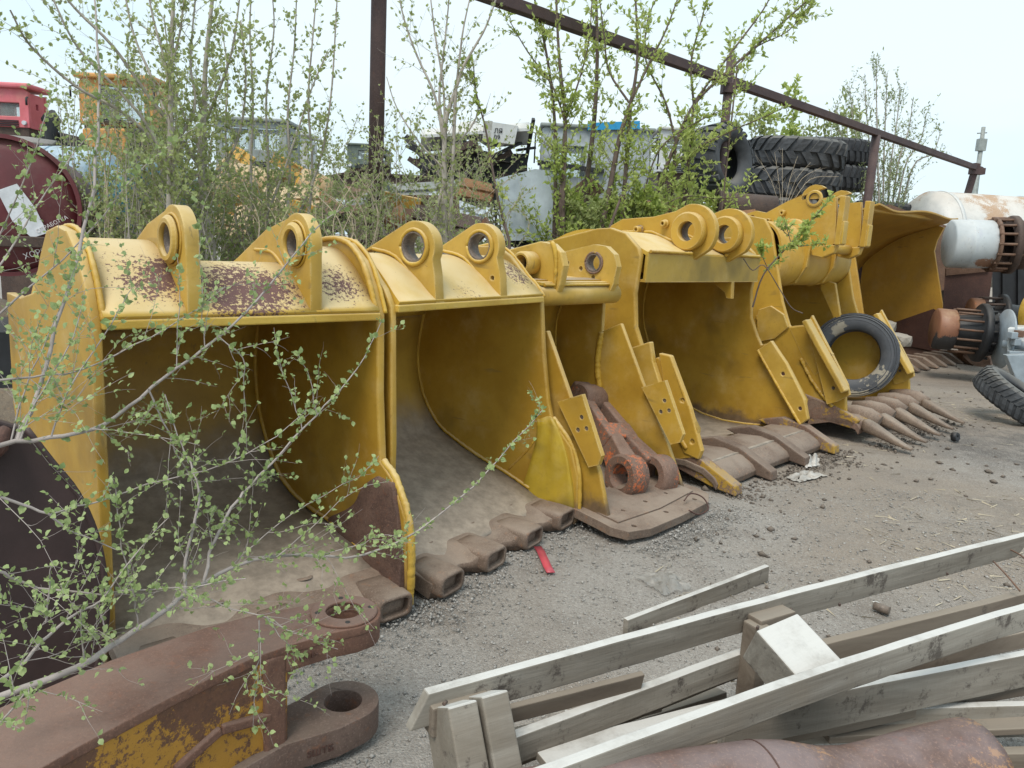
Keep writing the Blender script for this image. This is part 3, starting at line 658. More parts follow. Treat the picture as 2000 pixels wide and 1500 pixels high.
MB().cyl((-1.22, 1.40, 2.02), (-.60, 1.40, 2.02), .03, 16).build('rear_pin', plain('red_pin', (.42, .07, .04)), b5)
MB().plate((-.36, 0, 0), (0, 1, 0), (0, 0, 1), (1, 0, 0), [(.98, 1.42), (.80, 1.38), (.67, .93), (.72, .90), (.80, 1.05), (.95, 1.30)], [], .05).build('gusset', m_yel_clean, b5, bevel=.008)
def cutter5(x, side, mats):
    o = [(.42, 1.03), (.38, 1.12), (-.02, .53), (-.05, .44), (.05, .36), (.14, .32)]
    c = MB().plate((x, 0, 0), (0, 1, 0), (0, 0, 1), (1, 0, 0), o, [circle(a, b, .017, 12) for a, b in ((.235, .80), (.165, .78), (.06, .57), (.10, .48))], .045).build('side_cutter', mats, b5, bevel=.008)
    for v, z in ((.235, .80), (.165, .78), (.06, .57), (.10, .48)): MB().cyl((x - .006 if side < 0 else x + .03, v, z), (x + .01 if side < 0 else x + .051, v, z), .013, 6).build('bolt', m_hole, c)
    MB().plate((x + (.046 if side < 0 else -.02), 0, 0), (0, 1, 0), (0, 0, 1), (1, 0, 0), [(.60, .98), (.42, 1.02), (.20, .68), (.30, .56), (.45, .74)], [], .018).build('backing_plate', m_yel_clean, c, bevel=.004)
    MB().beam((x + (-.06 if side < 0 else .05), .40, 1.075), (x + (-.06 if side < 0 else .05), -.035, .475), .13, .05, (0, -.85, .5)).build('cutter_edge', m_yel, c, bevel=.012)
    return c
cutter5(-.05, -1, m_yel); cutter5(-W5 - .06, -1, m_yel_clean)
MB().plate((-W5 - .035, 0, 0), (0, 1, 0), (0, 0, 1), (1, 0, 0), [(.93, 1.06), (.92, 1.12), (.80, 1.17), (.66, 1.10), (.60, .98), (.72, .86), (.90, .80)], [], .03).build('heel_plate', m_yel, b5, bevel=.008)
bead(b5, [(-W5 - .02, v, z) for v, z in ((.93, 1.06), (.90, .93), (.88, .80))], .02, m_weld, seed=81, amt=.6)
bead(b5, [(-W5 - .02, v, z) for v, z in ((.45, .70), (.33, .52), (.22, .40), (.1, .3))], .02, m_weld, seed=82, amt=.7)
MB().slab([[(x, v, z + .004 * math.sin(x * 14)) for x in [-W5 - .03 + (W5 + .06) * k / 24 for k in range(25)]] for v, z in ((.30, .15), (.1, .215), (-.05, .22), (-.14, .19), (-.17, .15))], (0, .01, -.06)).build('lip', m_lip_y, b5, bevel=.006)
MB().plate((-W5 - .03, 0, 0), (0, 1, 0), (0, 0, 1), (1, 0, 0), [(.40, .38), (.15, .33), (-.02, .28), (-.16, .22), (-.10, .13), (.1, .15), (.5, .15)], [], .06).build('lip_corner', m_lip_y, b5, bevel=.015)
for k in range(5):
    x = -W5 + .06 + k * (W5 - .12) / 4
    a = MB().tube([(x, .16, .19), (x, .0, .21), (x, -.12, .20), (x, -.22, .165)], [.07, .085, .088, .07], 12).build('tooth_adapter', m_lip, b5)
    a.scale = (.85, 1, 1)
    lo = []
    for y, z, w, h in ((-.17, .175, .12, .12), (-.20, .17, .155, .145), (-.27, .15, .15, .13), (-.36, .115, .135, .10), (-.45, .08, .115, .07), (-.54, .05, .09, .042), (-.60, .035, .07, .022)):
        lo.append([Vector((x + p[0], y, z + p[1])) for p in rrect(w * .92, h * .80, 3, .34)])
    MB().loft(lo).build('tooth', m_tooth, b5)

# ---- sixth bucket, loader bucket at the far end
B6 = (7.68, 13.56); b6 = bucket_root('big plain yellow loader bucket at the far end of the row', B6, 48)
W6 = 3.2
out6 = [(.06, .12), (.20, .30), (.12, .70), (.46, 1.87), (.44, 2.05), (.355, 2.28), (.5, 2.33), (1.0, 2.2), (1.75, 1.7), (2.0, 1.1), (1.7, .45), (1.1, .15), (.5, .08)]
m_far = paint('ochre_faded_paint', (.56, .32, .05), (.48, .27, .045), rust_amt=.12, dust=(.4, .3, .16), dust_amt=.5, sooty=.15, floor=(.30, .48, (.09, .05, .035)))
side_plate(b6, -.04, .05, out6, m_far); side_plate(b6, -W6, .05, out6, m_far)
shell(b6, -W6 + .05, -.04, [(-.05, .06), (.4, .10), (1.1, .18), (1.55, .48), (1.8, .95), (1.8, 1.25), (1.6, 1.66), (1.1, 2.05), (.55, 2.27), (.25, 2.37)], .05, m_far)
MB().slab([[(x, v + .05 * math.sin(x * 2.1), z + .03 * math.sin(x * 3.3)) for x in [-W6 + k * W6 / 20 for k in range(21)]] for v, z in ((.5, 2.31), (.28, 2.385), (.16, 2.42))], (0, 0, .03)).build('spill_edge', m_far, b6, bevel=.006)
MB().plate((-.055, 0, 0), (0, 1, 0), (0, 0, 1), (1, 0, 0), [(.10, .10), (.19, .78), (.32, .86), (.95, .55), (1.2, .2)], [], .014).build('corner_liner', m_brown, b6)
MB().slab([[(x, v, z) for x in (-W6, -W6 / 2, 0)] for v, z in ((.2, .09), (-.15, .05))], (0, 0, -.05)).build('lip', m_brown, b6)
for k in range(9):
    x = -W6 + .15 + k * (W6 - .2) / 8
    MB().prism([(x - .06, .15, .05), (x - .06, .1, .16), (x - .06, -.18, .15), (x - .06, -.42, .02), (x - .06, -.42, .0)], (.12, 0, 0)).build('tooth', m_lip, b6, bevel=.008)
# ------------------------------------------------------------------ yard structures and scrap behind
m_rail = rustmat('rail_rust_paint', (.060, .036, .038), (.095, .06, .055), (.04, .026, .026), bump=.3, dust_amt=.5, dust=(.16, .13, .12))
m_rubber = plain('tyre_rubber', (.035, .037, .042), .8, var=.3, scale=5, bump=.3, dust_amt=.35, dust=(.13, .13, .13))
m_rubber2 = plain('dusty_tyre_rubber', (.05, .054, .06), .85, var=.45, scale=3.5, bump=.3, dust_amt=.6, dust=(.2, .19, .17))
m_black = plain('oily_black_steel', (.022, .023, .026), .55, .2, dust_amt=.3, dust=(.14, .12, .1))
m_white = paint('dirty_white_paint', (.62, .64, .64), (.5, .52, .52), rust=(.24, .13, .08), rust_amt=.34, rust_scale=2.4, fw=.4, dust=(.6, .54, .46), dust_amt=.4)
m_tank = paint('stained_tank_paint', (.62, .62, .60), (.48, .49, .48), rust=(.36, .22, .13), rust2=(.5, .38, .28), rust_amt=.62, rust_scale=1.3, fw=.3, dust=(.6, .52, .44), dust_amt=.6)
m_casing = paint('greasy_casing_paint', (.56, .60, .62), (.46, .5, .52), rust=(.20, .11, .07), rust_amt=.35, rust_scale=3, fw=.4, dust=(.6, .55, .48), dust_amt=.3, spots=((.52, -.1, .05, .20, .2), (.45, -.3, -.25, .22, .18), (.30, -.35, -.3, .16, .16)))
m_grey = plain('grey_blue_paint', (.28, .33, .37), .5, var=.15, dust_amt=.25)
m_redtank = paint('oxblood_paint', (.13, .022, .028), (.10, .018, .022), rust=(.07, .04, .03), rust_amt=.15, dust=(.2, .14, .12), dust_amt=.6)
m_pink = paint('faded_red_paint', (.66, .17, .20), (.55, .12, .14), rust_amt=.1, dust_amt=.3)
m_orange = paint('orange_paint', (.62, .31, .08), (.5, .24, .06), rust_amt=.4, dust=(.5, .38, .25), dust_amt=.4)
m_blue = paint('teal_paint_lit_top', (.02, .13, .19), (.03, .17, .23), rust=(.12, .05, .04), rust_amt=.28, rust_scale=5, dust=(.42, .55, .6), dust_amt=.85)  # pale blue on upward faces paints in the lit top highlight
m_skyblue = plain('bright_blue_paint', (.02, .28, .55), .5, var=.12)
m_green = plain('army_green_paint', (.10, .13, .11), .6)
m_cabgrey = plain('grey_green_cab_paint', (.26, .29, .28), .6, var=.2)
m_glass = NT('window_glass'); m_glass.b.inputs['Transmission Weight'].default_value = .8; m_glass.b.inputs['IOR'].default_value = 1.1; m_glass = m_glass.done((.62, .68, .68), .06)
m_rustA = rustmat('scrap_rust', (.13, .07, .045), (.2, .12, .08), bump=.5)
m_rustB = rustmat('scrap_dark_rust', (.06, .04, .034), (.10, .065, .05), bump=.5)
m_rustO = rustmat('scrap_orange_rust', (.26, .12, .05), (.34, .18, .07), bump=.5)
m_panel = plain('pale_blue_white_panel', (.50, .57, .64), .5, var=.1, dust_amt=.1)
m_yscrap = paint('yellow_scrap_paint', (.62, .36, .06), (.5, .28, .05), rust_amt=.35, rust_scale=4, dust=(.6, .46, .24), dust_amt=.6)
m_cream = paint('pale_peeling_paint', (.58, .44, .24), (.45, .3, .15), rust=(.2, .1, .05), rust_amt=.4, rust_scale=4, dust_amt=.4)
m_paper = plain('white_plastic_sheet', (.62, .64, .68), .5, var=.12, scale=9)
m_chalk = plain('white_chalk', (.72, .68, .68), .9, var=.1)
m_paper = plain('white_plastic_sheet', (.62, .64, .68), .5, var=.12, scale=9)

# rail frame
zr = at_depth(1428, 172, 11.6).z
pA = at_height(975, 0, zr); pB = at_height(1912, 330, zr); dr = (pB - pA).normalized()
rail = thing('rail_frame', 'long rusty steel rail on tall posts running behind the buckets', 'rail frame', (pB.x, pB.y, 0))
pL = pA - dr * 3.0
MB().beam(pL, pB + dr * .15, .115, .115).build('rail', m_rail, rail, world=True, bevel=.006)
def on_rail(px):
    lo, hi = -3.0, (pB - pA).length
    for _ in range(50):
        m = (lo + hi) / 2; q = pA + dr * m - CO
        x = 1000 + FPX * q.dot(CR) / q.dot(CF)
        if q.dot(CF) < .1 or x < px: lo = m
        else: hi = m
    return pA + dr * lo
def post(top, bot, r, square=False):
    mb = MB()
    if square: mb.beam(bot, top, r * 2, r * 2, (1, 0, 0))
    else: mb.cyl(bot, top, r, 14)
    return mb.build('post', m_rail, rail, world=True)
q = on_rail(1424); post(Vector((q.x, q.y, q.z + .33)), Vector((q.x, q.y, 0)), .062)
MB().box((q.x, q.y, q.z - .10), .18, .18, .13).build('rail_bracket', m_rail, rail, world=True, bevel=.004)
q = on_rail(1712); post(Vector((q.x, q.y, q.z - .04)), Vector((q.x, q.y, 0)), .08)
q = on_rail(1905); post(Vector((q.x + .02, q.y, q.z + .1)), Vector((q.x - .55, q.y + .1, -.1)), .06, True)
MB().box((q.x + .05, q.y, q.z - .08), .30, .2, .15).build('rail_bracket', m_rail, rail, world=True)
pp = thing('steel_pole', 'tall dark steel pipe pole rising beside the grey sapling, out of the frame', 'pole', at_depth(731, 470, 7.2) * 1.0)
base = at_depth(732, 440, 7.2); pp.location = (base.x, base.y, 0)
MB().cyl((base.x, base.y, 0), (base.x, base.y, 7.0), .068, 18).build('pipe', m_rail, pp, world=True)
MB().ring((base.x, base.y, 0), (0, 0, 1), .05, .09, .015, 18).build('base_flange', m_rail, pp, world=True)
up = thing('utility_pole', 'distant thin grey utility pole beyond the end of the rail', 'pole', at_height(1897, 560, 0))
u0_ = at_depth(1896, 440, 38); u1_ = at_depth(1921, 248, 38); up.location = (u0_.x, u0_.y, 0)
MB().tube([(u0_.x - 1.2, u0_.y, 0), u0_, u1_], [.16, .15, .09], 8).build('shaft', m_cabgrey, up, world=True)
um = u0_.lerp(u1_, .82); MB().box(um, .35, .3, .55).build('junction_box', m_cabgrey, up, world=True)
MB().cyl(u1_ + Vector((-.25, 0, -.3)), u1_ + Vector((.2, 0, -.25)), .03, 6).build('cross_arm', m_cabgrey, up, world=True)

# tyres
def tyre(label, c, axis, Ro, width, ri, lugs=0, mat=m_rubber, ang=.5, group=None, deep=.05, name='tyre', chevron=False):
    c, ax = Vector(c), Vector(axis).normalized(); t = thing(name, label, 'tyre', c, 0, group); w = width / 2
    prof = [(ri, -w * .55), (ri + .015, -w * .72), (ri + (Ro - ri) * .35, -w * .98), (ri + (Ro - ri) * .7, -w), (Ro - .05 * Ro, -w * .88), (Ro - .005, -w * .7), (Ro, 0), (Ro - .005, w * .7), (Ro - .05 * Ro, w * .88), (ri + (Ro - ri) * .7, w), (ri + (Ro - ri) * .35, w * .98), (ri + .015, w * .72), (ri, w * .55), (ri + .05, w * .4), (Ro - .09 * Ro, w * .6), (Ro - .06 * Ro, 0), (Ro - .09 * Ro, -w * .6), (ri + .05, -w * .4)]
    MB().lathe(c, ax, prof, 48, True, True).build('carcass', mat, t, world=True)
    if lugs:
        u = ax.orthogonal().normalized(); v = ax.cross(u); mb = MB()
        for k in range(lugs):
            a0 = 2 * math.pi * k / lugs
            for side in (-1, 1):
                a = a0 + (math.pi / lugs if side > 0 else 0); vs = []
                W_ = .55 * 2 * math.pi / lugs
                for f, rr in ((.02, Ro), (.45, Ro), (.80, Ro - .01), (1.0, Ro - .10 * Ro)):
                    sh = a + ang * f * (1 if chevron else 1) * 2 * math.pi / lugs * 1.4
                    for da in (-W_ / 2, W_ / 2):
                        for e in (-.01, deep):
                            vs.append(c + ax * side * w * f + (u * math.cos(sh + da) + v * math.sin(sh + da)) * (rr + e))
                fs = []
                for i in range(3):
                    b = i * 4; fs += [(b + 1, b + 3, b + 7, b + 5), (b + 0, b + 1, b + 5, b + 4), (b + 3, b + 2, b + 6, b + 7)]
                fs += [(0, 2, 3, 1), (12, 13, 15, 14)]
                mb.add(vs, fs)
        mb.build('tread_blocks', mat, t, world=True)
    else:
        for rr_ in (.62, .80, .92):
            r_ = ri + (Ro - ri) * rr_
            for sd in (-1, 1): MB().lathe(c + ax * sd * w * (.985 if rr_ < .9 else .90), ax, [(r_ - .006, -.004), (r_ - .003, .004 * 1), (r_ + .003, .004), (r_ + .006, -.004)], 48, True, True).build('sidewall_ridge', mat, t, world=True)
        for a in (-.45, 0, .45):
            MB().ring(c + ax * (w * a - .006), ax, Ro - .02, Ro + .004, .05, 48).build('tread_rib', mat, t, world=True)
    return t
m_tyre_clay = paint('clay_dusted_tyre', (.060, .066, .076), (.085, .092, .105), rust=(.30, .27, .21), rust2=(.38, .35, .29), rust_amt=.12, rust_scale=3, dust=(.2, .2, .2), dust_amt=.5, rough=.8, fine=20, spots=((.28, -.1, -.22, .36, .34), (.05, -.1, -.42, .30, .32), (-.2, 0, .3, .2, .2)))
tyre('worn smooth truck tyre leaning inside the yellow bucket with long teeth', at_depth(1668, 694, 8.45), (-.52, -.83, .16), .455, .25, .27, 0, m_tyre_clay)
tt = at_height(1968, 832, 0)
tyre('black lugged truck tyre lying tilted on the dirt at the right edge', (tt.x + .27, tt.y + .36, .245), (.42, -.30, .85), .435, .27, .24, 36, m_rubber2, .6, deep=.012)
sc = at_depth(1552, 330, 16.0); n = 0
for k, (dz, lab) in enumerate(((0, 'huge lugged black tyre on top of the flat stack'), (-.43, 'huge lugged black tyre second from top of the flat stack'), (-.86, 'huge lugged black tyre third from top of the flat stack'))):
    zc = at_depth(1552, 302, 16.0).z + dz * 1.33
    tyre(lab, (sc.x - .03 * k, sc.y, zc), (.03, -.06, 1), .90, .57, .46, 20, m_rubber2, .5, 'black tyres stacked behind the buckets', .045)
q = at_depth(1622, 298, 18.2)
for k, lab in enumerate(('top black tyre of the stack farther back', 'lower black tyre of the stack farther back')):
    tyre(lab, (q.x, q.y, q.z - .56 * k), (.02, -.05, 1), .84, .54, .44, 34, m_rubber, .3, 'black tyres stacked behind the buckets', .03)
q = at_depth(1402, 318, 11.2)
tyre('big grey wheel tyre standing upright behind the lime green sapling', q, (.62, -.72, .12), .50, .55, .26, 22, m_rubber2, .4, None, .03)
q = at_depth(1735, 415, 18.5)
tyre('far black tyre lying behind the loader bucket', q, (.0, -.1, 1), .75, .45, .35, 24, m_rubber, .4, None, .03)

# white tank, rusty plates and axles on the right
q = at_depth(1905, 470, 17.5)
tk = thing('white_tank', 'large dirty white cylindrical tank with rust stains at the right edge', 'tank', (q.x, q.y, 0))
MB().lathe((q.x - 1.45, q.y, q.z), (1, .12, 0), [(.001, 0), (.5, .02), (.88, .12), (1.02, .32), (1.02, 6.0), (.9, 6.2), (.001, 6.25)], 44).build('shell', m_tank, tk, world=True)
for d in (.5, 2.4): MB().ring((q.x - 1.45 + d, q.y + .12 * d, q.z), (1, .12, 0), 1.0, 1.035, .08, 44).build('band', m_white, tk, world=True)
for d in (.6, 2.6): MB().box((q.x - 1.2 + d, q.y, (q.z - .8) / 2), .25, 1.2, q.z - .8).build('support', m_rustB, tk, world=True)
def traced(name, label, cat, pix, Y, th, mat, yawvec=(0, 1, 0), group=None, bevel=0.0):
    """slab at its own distance: outline on the vertical plane y=Y, thickness backwards"""
    P = [at_depth(x, y, Y) for x, y in pix]; c = sum(P, Vector()) / len(P)
    t = thing(name, label, cat, (c.x, c.y, 0), 0, group)
    if yawvec == (0, 1, 0): yawvec = (c.x / math.hypot(c.x, c.y), c.y / math.hypot(c.x, c.y), 0)
    MB().prism(P, Vector(yawvec) * th).build('plate', mat, t, world=True, bevel=bevel); return t
t = traced('rusty_hopper', 'brown rusty sheet metal hopper peeking over the loader bucket', 'hopper', [(1692, 470), (1722, 404), (1738, 399), (1862, 446), (1872, 560), (1700, 600)], 16.2, .06, m_rustA)
MB().prism([at_depth(x, y, 16.26) for x, y in ((1722, 404), (1738, 399), (1760, 408), (1740, 520), (1712, 520))], (.3, 1.2, 0)).build('side_wall', m_rustB, t, world=True)
# plate box below the white axle
t = traced('steel_bin', 'dark brown steel bin standing behind the loader bucket', 'bin', [(1846, 528), (1940, 520), (1925, 645), (1838, 660)], 12.6, .7, m_brown)
MB().prism([at_depth(x, y, 12.6) for x, y in ((1846, 524), (1930, 516), (1930, 530), (1846, 538))], (0, -.03, 0)).build('rim', m_rustA, t, world=True)
t = traced('dark_container', 'black steel container at the right edge', 'container', [(1938, 520), (2080, 500), (2080, 650), (1938, 655)], 14.0, 1.5, m_black)
for px in (1955, 1985, 2030): MB().prism([at_depth(x, y, 14.0) for x, y in ((px, 515), (px + 6, 514), (px + 6, 652), (px, 652))], (0, -.05, 0)).build('stiffener', m_black, t, world=True)

def axle(label, c, ax, segs, cages, mat_default):
    c, ax = Vector(c), Vector(ax).normalized(); t = thing('drive_axle', label, 'axle', c)
    for nm, prof, mat in segs: MB().lathe(c, ax, prof, 36, True).build(nm, mat, t, world=True)
    u = ax.orthogonal().normalized(); v = ax.cross(u)
    for nm, a0, a1, r, n, br, mat in cages:
        for k in range(n):
            d = u * math.cos(2 * math.pi * k / n) + v * math.sin(2 * math.pi * k / n)
            s_ = MB().cyl(c + ax * a0 + d * r, c + ax * a1 + d * r, br, 8).build(nm, mat, t, world=True)
    return t
c_ = at_depth(1858, 642, 11.2); g = c_
ax = axle('greasy black drive axle hub with orange brown brake drum on the ground', at_depth(1824, 641, 11.2), (.97, -.24, -.03), [
    ('brake_drum', [(.001, 0), (.27, 0), (.295, .02), (.295, .24), (.27, .26), (.2, .26)], paint('drum_rust_dark_below', (.27, .12, .065), (.20, .09, .055), rust=(.03, .028, .028), rust_amt=.2, dust_amt=.1, spots=((.14, -.2, -.25, .42, .4),))),  # near-black spot laid over the lower half of the drum
    ('hub', [(.20, .22), (.22, .30), (.26, .55), (.40, .56), (.42, .58), (.42, .64), (.40, .66), (.30, .67)], m_black),
    ('housing', [(.34, .62), (.34, .70), (.24, .98), (.20, 1.0), (.20, 1.12)], m_black),
    ('knuckle', [(.22, 1.02), (.28, 1.05), (.28, 1.18), (.16, 1.22), (.16, 1.9)], m_black)],
    [('stud', .24, .58, .31, 14, .016, m_rustA), ('stud', .60, .72, .37, 14, .02, m_black)], m_black)
q = at_depth(1958, 662, 10.55)
MB().lathe(q, (.97, -.24, -.03), [(.001, 0), (.41, 0), (.41, .025), (.001, .025)], 40).build('end_plate', m_grey, ax, world=True)
ax2 = axle('smaller black wheel hub with studs resting behind the axle', at_depth(1892, 622, 12.0), (.95, -.25, .05), [
    ('drum', [(.001, 0), (.30, 0), (.32, .02), (.32, .16), (.001, .17)], rustmat('drum_rust_b', (.3, .14, .07), (.2, .1, .06), dust_amt=.1)),
    ('hub', [(.22, .15), (.24, .40), (.38, .42), (.38, .48), (.24, .50), (.2, .8)], m_black)],
    [('stud', .14, .46, .33, 12, .018, m_rustB)], m_black)
ax3 = axle('white painted axle casing with rusty bolted brake cage', at_depth(1852, 476, 11.9), (.98, -.2, .03), [
    ('casing', [(.001, 0), (.33, 0), (.36, .02), (.36, .24), (.37, .25), (.36, .27), (.355, .56), (.33, .60), (.2, .62)], m_casing),
    ('inner_flange', [(.30, .57), (.40, .58), (.40, .62), (.30, .63)], m_rustA),
    ('outer_flange', [(.30, .79), (.42, .80), (.43, .82), (.43, .88), (.30, .90)], m_rustB),
    ('drum', [(.34, .90), (.36, .92), (.36, 1.14), (.30, 1.16), (.1, 1.17), (.1, 1.9)], m_rustB)],
    [('cage_bar', .56, .90, .385, 16, .02, m_rustA)], m_black)
MB().lathe(at_depth(1996, 470, 11.5), (.98, -.2, .03), [(.001, 0), (.2, 0), (.26, .1), (.26, .5), (.001, .5)], 24).build('gear_case', m_black, ax3, world=True)
# rusty chocks and rubble near the loader bucket
def chunk(label, c, s, mat, seed, name='concrete_chunk', cat='rubble'):
    rnd = random.Random(seed); bm = bmesh.new(); bmesh.ops.create_icosphere(bm, subdivisions=2, radius=1)
    for v in bm.verts:
        k = 1 + .25 * math.sin(v.co.x * 3 + seed) * math.cos(v.co.y * 4 - seed) + rnd.uniform(-.08, .08)
        v.co = Vector((max(-.72, min(.72, v.co.x)) * s[0] * k, max(-.75, min(.75, v.co.y)) * s[1] * k, max(-.7, min(.7, v.co.z)) * s[2] * k))
    me = bpy.data.meshes.new(name); bm.to_mesh(me); bm.free(); me.materials.append(mat)
    o = bpy.data.objects.new(name, me); col.objects.link(o); o.location = c; o.rotation_euler = (0, 0, rnd.uniform(0, 3))
    return tag(o, label, cat)
m_conc = plain('concrete', (.30, .27, .23), .9, var=.25, bump=.5)
chunk('pale concrete chunk lying on top beside the loader bucket corner', at_depth(1722, 640, 11.6), (.30, .22, .16), m_conc, 2)
chunk('lower grey concrete chunk between the truck tyre and loader teeth', at_depth(1752, 664, 11.2), (.30, .22, .13), m_conc, 5)
q = at_height(1905, 712, 0); chunk('rusty brown steel wedge propping the black axle', (q.x, q.y, .13), (.34, .22, .2), m_rustA, 8, 'steel_wedge', 'wedge')
q = at_height(1845, 694, 0); chunk('small rusty block under the orange brown drum', (q.x, q.y + .3, .1), (.26, .2, .2), m_rustA, 9, 'steel_block', 'block')
# grey machine frame at the right edge
mf = thing('machine_frame', 'grey blue machine frame with slanted plate and shaft at the right edge', 'machine', at_height(1995, 742, 0))
P = [at_depth(x, y, 9.6) for x, y in ((1966, 694), (2060, 690), (2060, 800), (2000, 776), (1992, 760))]
MB().prism(P, (.02, .12, 0)).build('slanted_plate', m_grey, mf, world=True, bevel=.01)
MB().cyl(at_depth(1958, 672, 10.3), at_depth(2080, 680, 9.9), .055, 16).build('shaft', m_grey, mf, world=True)
P = [at_depth(x, y, 10.2) for x, y in ((1968, 640), (2080, 636), (2080, 700), (1966, 704))]
MB().prism(P, (.36, .5, 0)).build('gear_housing', m_white, mf, world=True, bevel=.02)
P = [at_depth(x, y, 10.15) for x, y in ((1966, 684), (2080, 690), (2080, 704), (1966, 700))]
MB().prism(P, (.0, -.06, 0)).build('frame_rail', m_grey, mf, world=True, bevel=.01)
MB().cyl(at_depth(2010, 760, 10.0), Vector((at_depth(2010, 760, 10.0).x, 10.0, 0)), .06, 12).build('leg', m_grey, mf, world=True)
for k, (x, y) in enumerate(((1978, 655), (1990, 652), (1984, 668))):
    MB().box(at_depth(x, y, 10.12), .09, .1, .09).build('valve_block', m_rustA if k == 1 else m_grey, mf, world=True, bevel=.01)
q = at_depth(2010, 610, 10.8)
yd = thing('yellow_drum', 'yellow painted drum half out of the frame above the grey machine', 'drum', q)
MB().lathe(q, (.5, -.86, 0), [(.001, 0), (.28, 0), (.30, .015), (.30, .4), (.001, .4)], 36).build('body', m_yel_clean, yd, world=True)
MB().ring(q - Vector((.5, -.86, 0)) * -.015, (.5, -.86, 0), .10, .13, .02, 24).build('rim_ring', m_yel, yd, world=True)
# little bits: orange hook on the bucket, bolt on the ground
q = at_height(1860, 857, 0); bt = thing('black_nut', 'small black steel nut lying on the dirt by the long teeth', 'nut', (q.x, q.y, 0))
MB().ring((q.x, q.y, .02), (.5, -.8, .2), .018, .045, .05, 6).build('body', m_black, bt, world=True)

# ---- left background
q = at_depth(4, 402, 5.4)
rt = thing('red_tank', 'dark red tank end with chalk writing and a white sheet taped on it', 'tank', (q.x, q.y, 0))
axr = Vector((.40, -.92, 0)).normalized(); Rr = .465
MB().lathe(q - axr * 1.6, axr, [(.001, 0), (Rr, .02), (Rr, 1.52), (Rr - .015, 1.55), (Rr * .8, 1.585), (.001, 1.60)], 60).build('drum', m_redtank, rt, world=True)
MB().ring(q - axr * .07, axr, Rr - .01, Rr + .018, .06, 60).build('rim', m_redtank, rt, world=True)
ux = Vector((0, 0, 1)).cross(axr).normalized()          # to the viewer's right on the tank end
MB().beam(q + axr * .05 - ux * .9 + Vector((0, 0, -.245)), q + axr * .05 + ux * .455 + Vector((0, 0, -.235)), .05, .075).build('cross_rail', m_rustB, rt, world=True, bevel=.006)
for s_ in (-.45, .35): MB().beam(q - axr * .5 + ux * s_ + Vector((0, 0, -.5)), Vector((q.x, q.y, 0)) - axr * .5 + ux * s_, .12, .12, (1, 0, 0)).build('leg', m_black, rt, world=True)
MB().box((q.x - axr.x * .9, q.y - axr.y * .9, .42), 1.0, 1.2, .75).build('stand', m_black, rt, world=True)
MB().plate(q + axr * .02, ux, (0, 0, 1), axr, [(-.02, .10), (.10, .155), (.20, .0), (.265, -.17), (.17, -.21), (.06, -.10)], [], .006).build('white_sheet', m_paper, rt, world=True)
MB().slab([[q - axr * .9 + ux * a + Vector((0, 0, Rr + .01 + .04 * math.sin(b * 5 + a * 3))) + axr * b for a in (-.5, -.3, -.1, .1, .28)] for b in (0, .3, .6, .8)], (0, 0, .012)).build('cover_sheet', plain('grey_cover', (.22, .2, .19)), rt, world=True)
def text3d(body, size, o, ex, ey, mat, parent, name='lettering', ext=.002, shear=0):
    cu = bpy.data.curves.new(name, 'FONT'); cu.body = body; cu.size = size; cu.extrude = ext; cu.offset = 0
    to = bpy.data.objects.new(name, cu); col.objects.link(to)
    dg = bpy.context.evaluated_depsgraph_get(); me = bpy.data.meshes.new_from_object(to.evaluated_get(dg))
    bpy.data.objects.remove(to, do_unlink=True); me.materials.append(mat); me.name = name
    ex, ey = Vector(ex).normalized(), Vector(ey).normalized(); en = ex.cross(ey)
    mi = root_matrix(parent).inverted()
    for v in me.vertices: v.co = mi @ (Vector(o) + ex * v.co.x + ey * v.co.y + en * v.co.z)
    o2 = bpy.data.objects.new(name, me); col.objects.link(o2); o2.parent = parent; return o2
def rot2(a): return ux * math.cos(R(a)) + Vector((0, 0, math.sin(R(a)))), ux * -math.sin(R(a)) + Vector((0, 0, math.cos(R(a))))
e1, e2 = rot2(30)
text3d('ОТРАБОТКА', .037, q + axr * .030 + ux * .205 + Vector((0, 0, -.175)), e1, e2, m_chalk, rt)
e1, e2 = rot2(22); text3d('ХОРО', .055, q + axr * .03 + ux * .12 + Vector((0, 0, -.36)), e1, e2, m_chalk, rt)

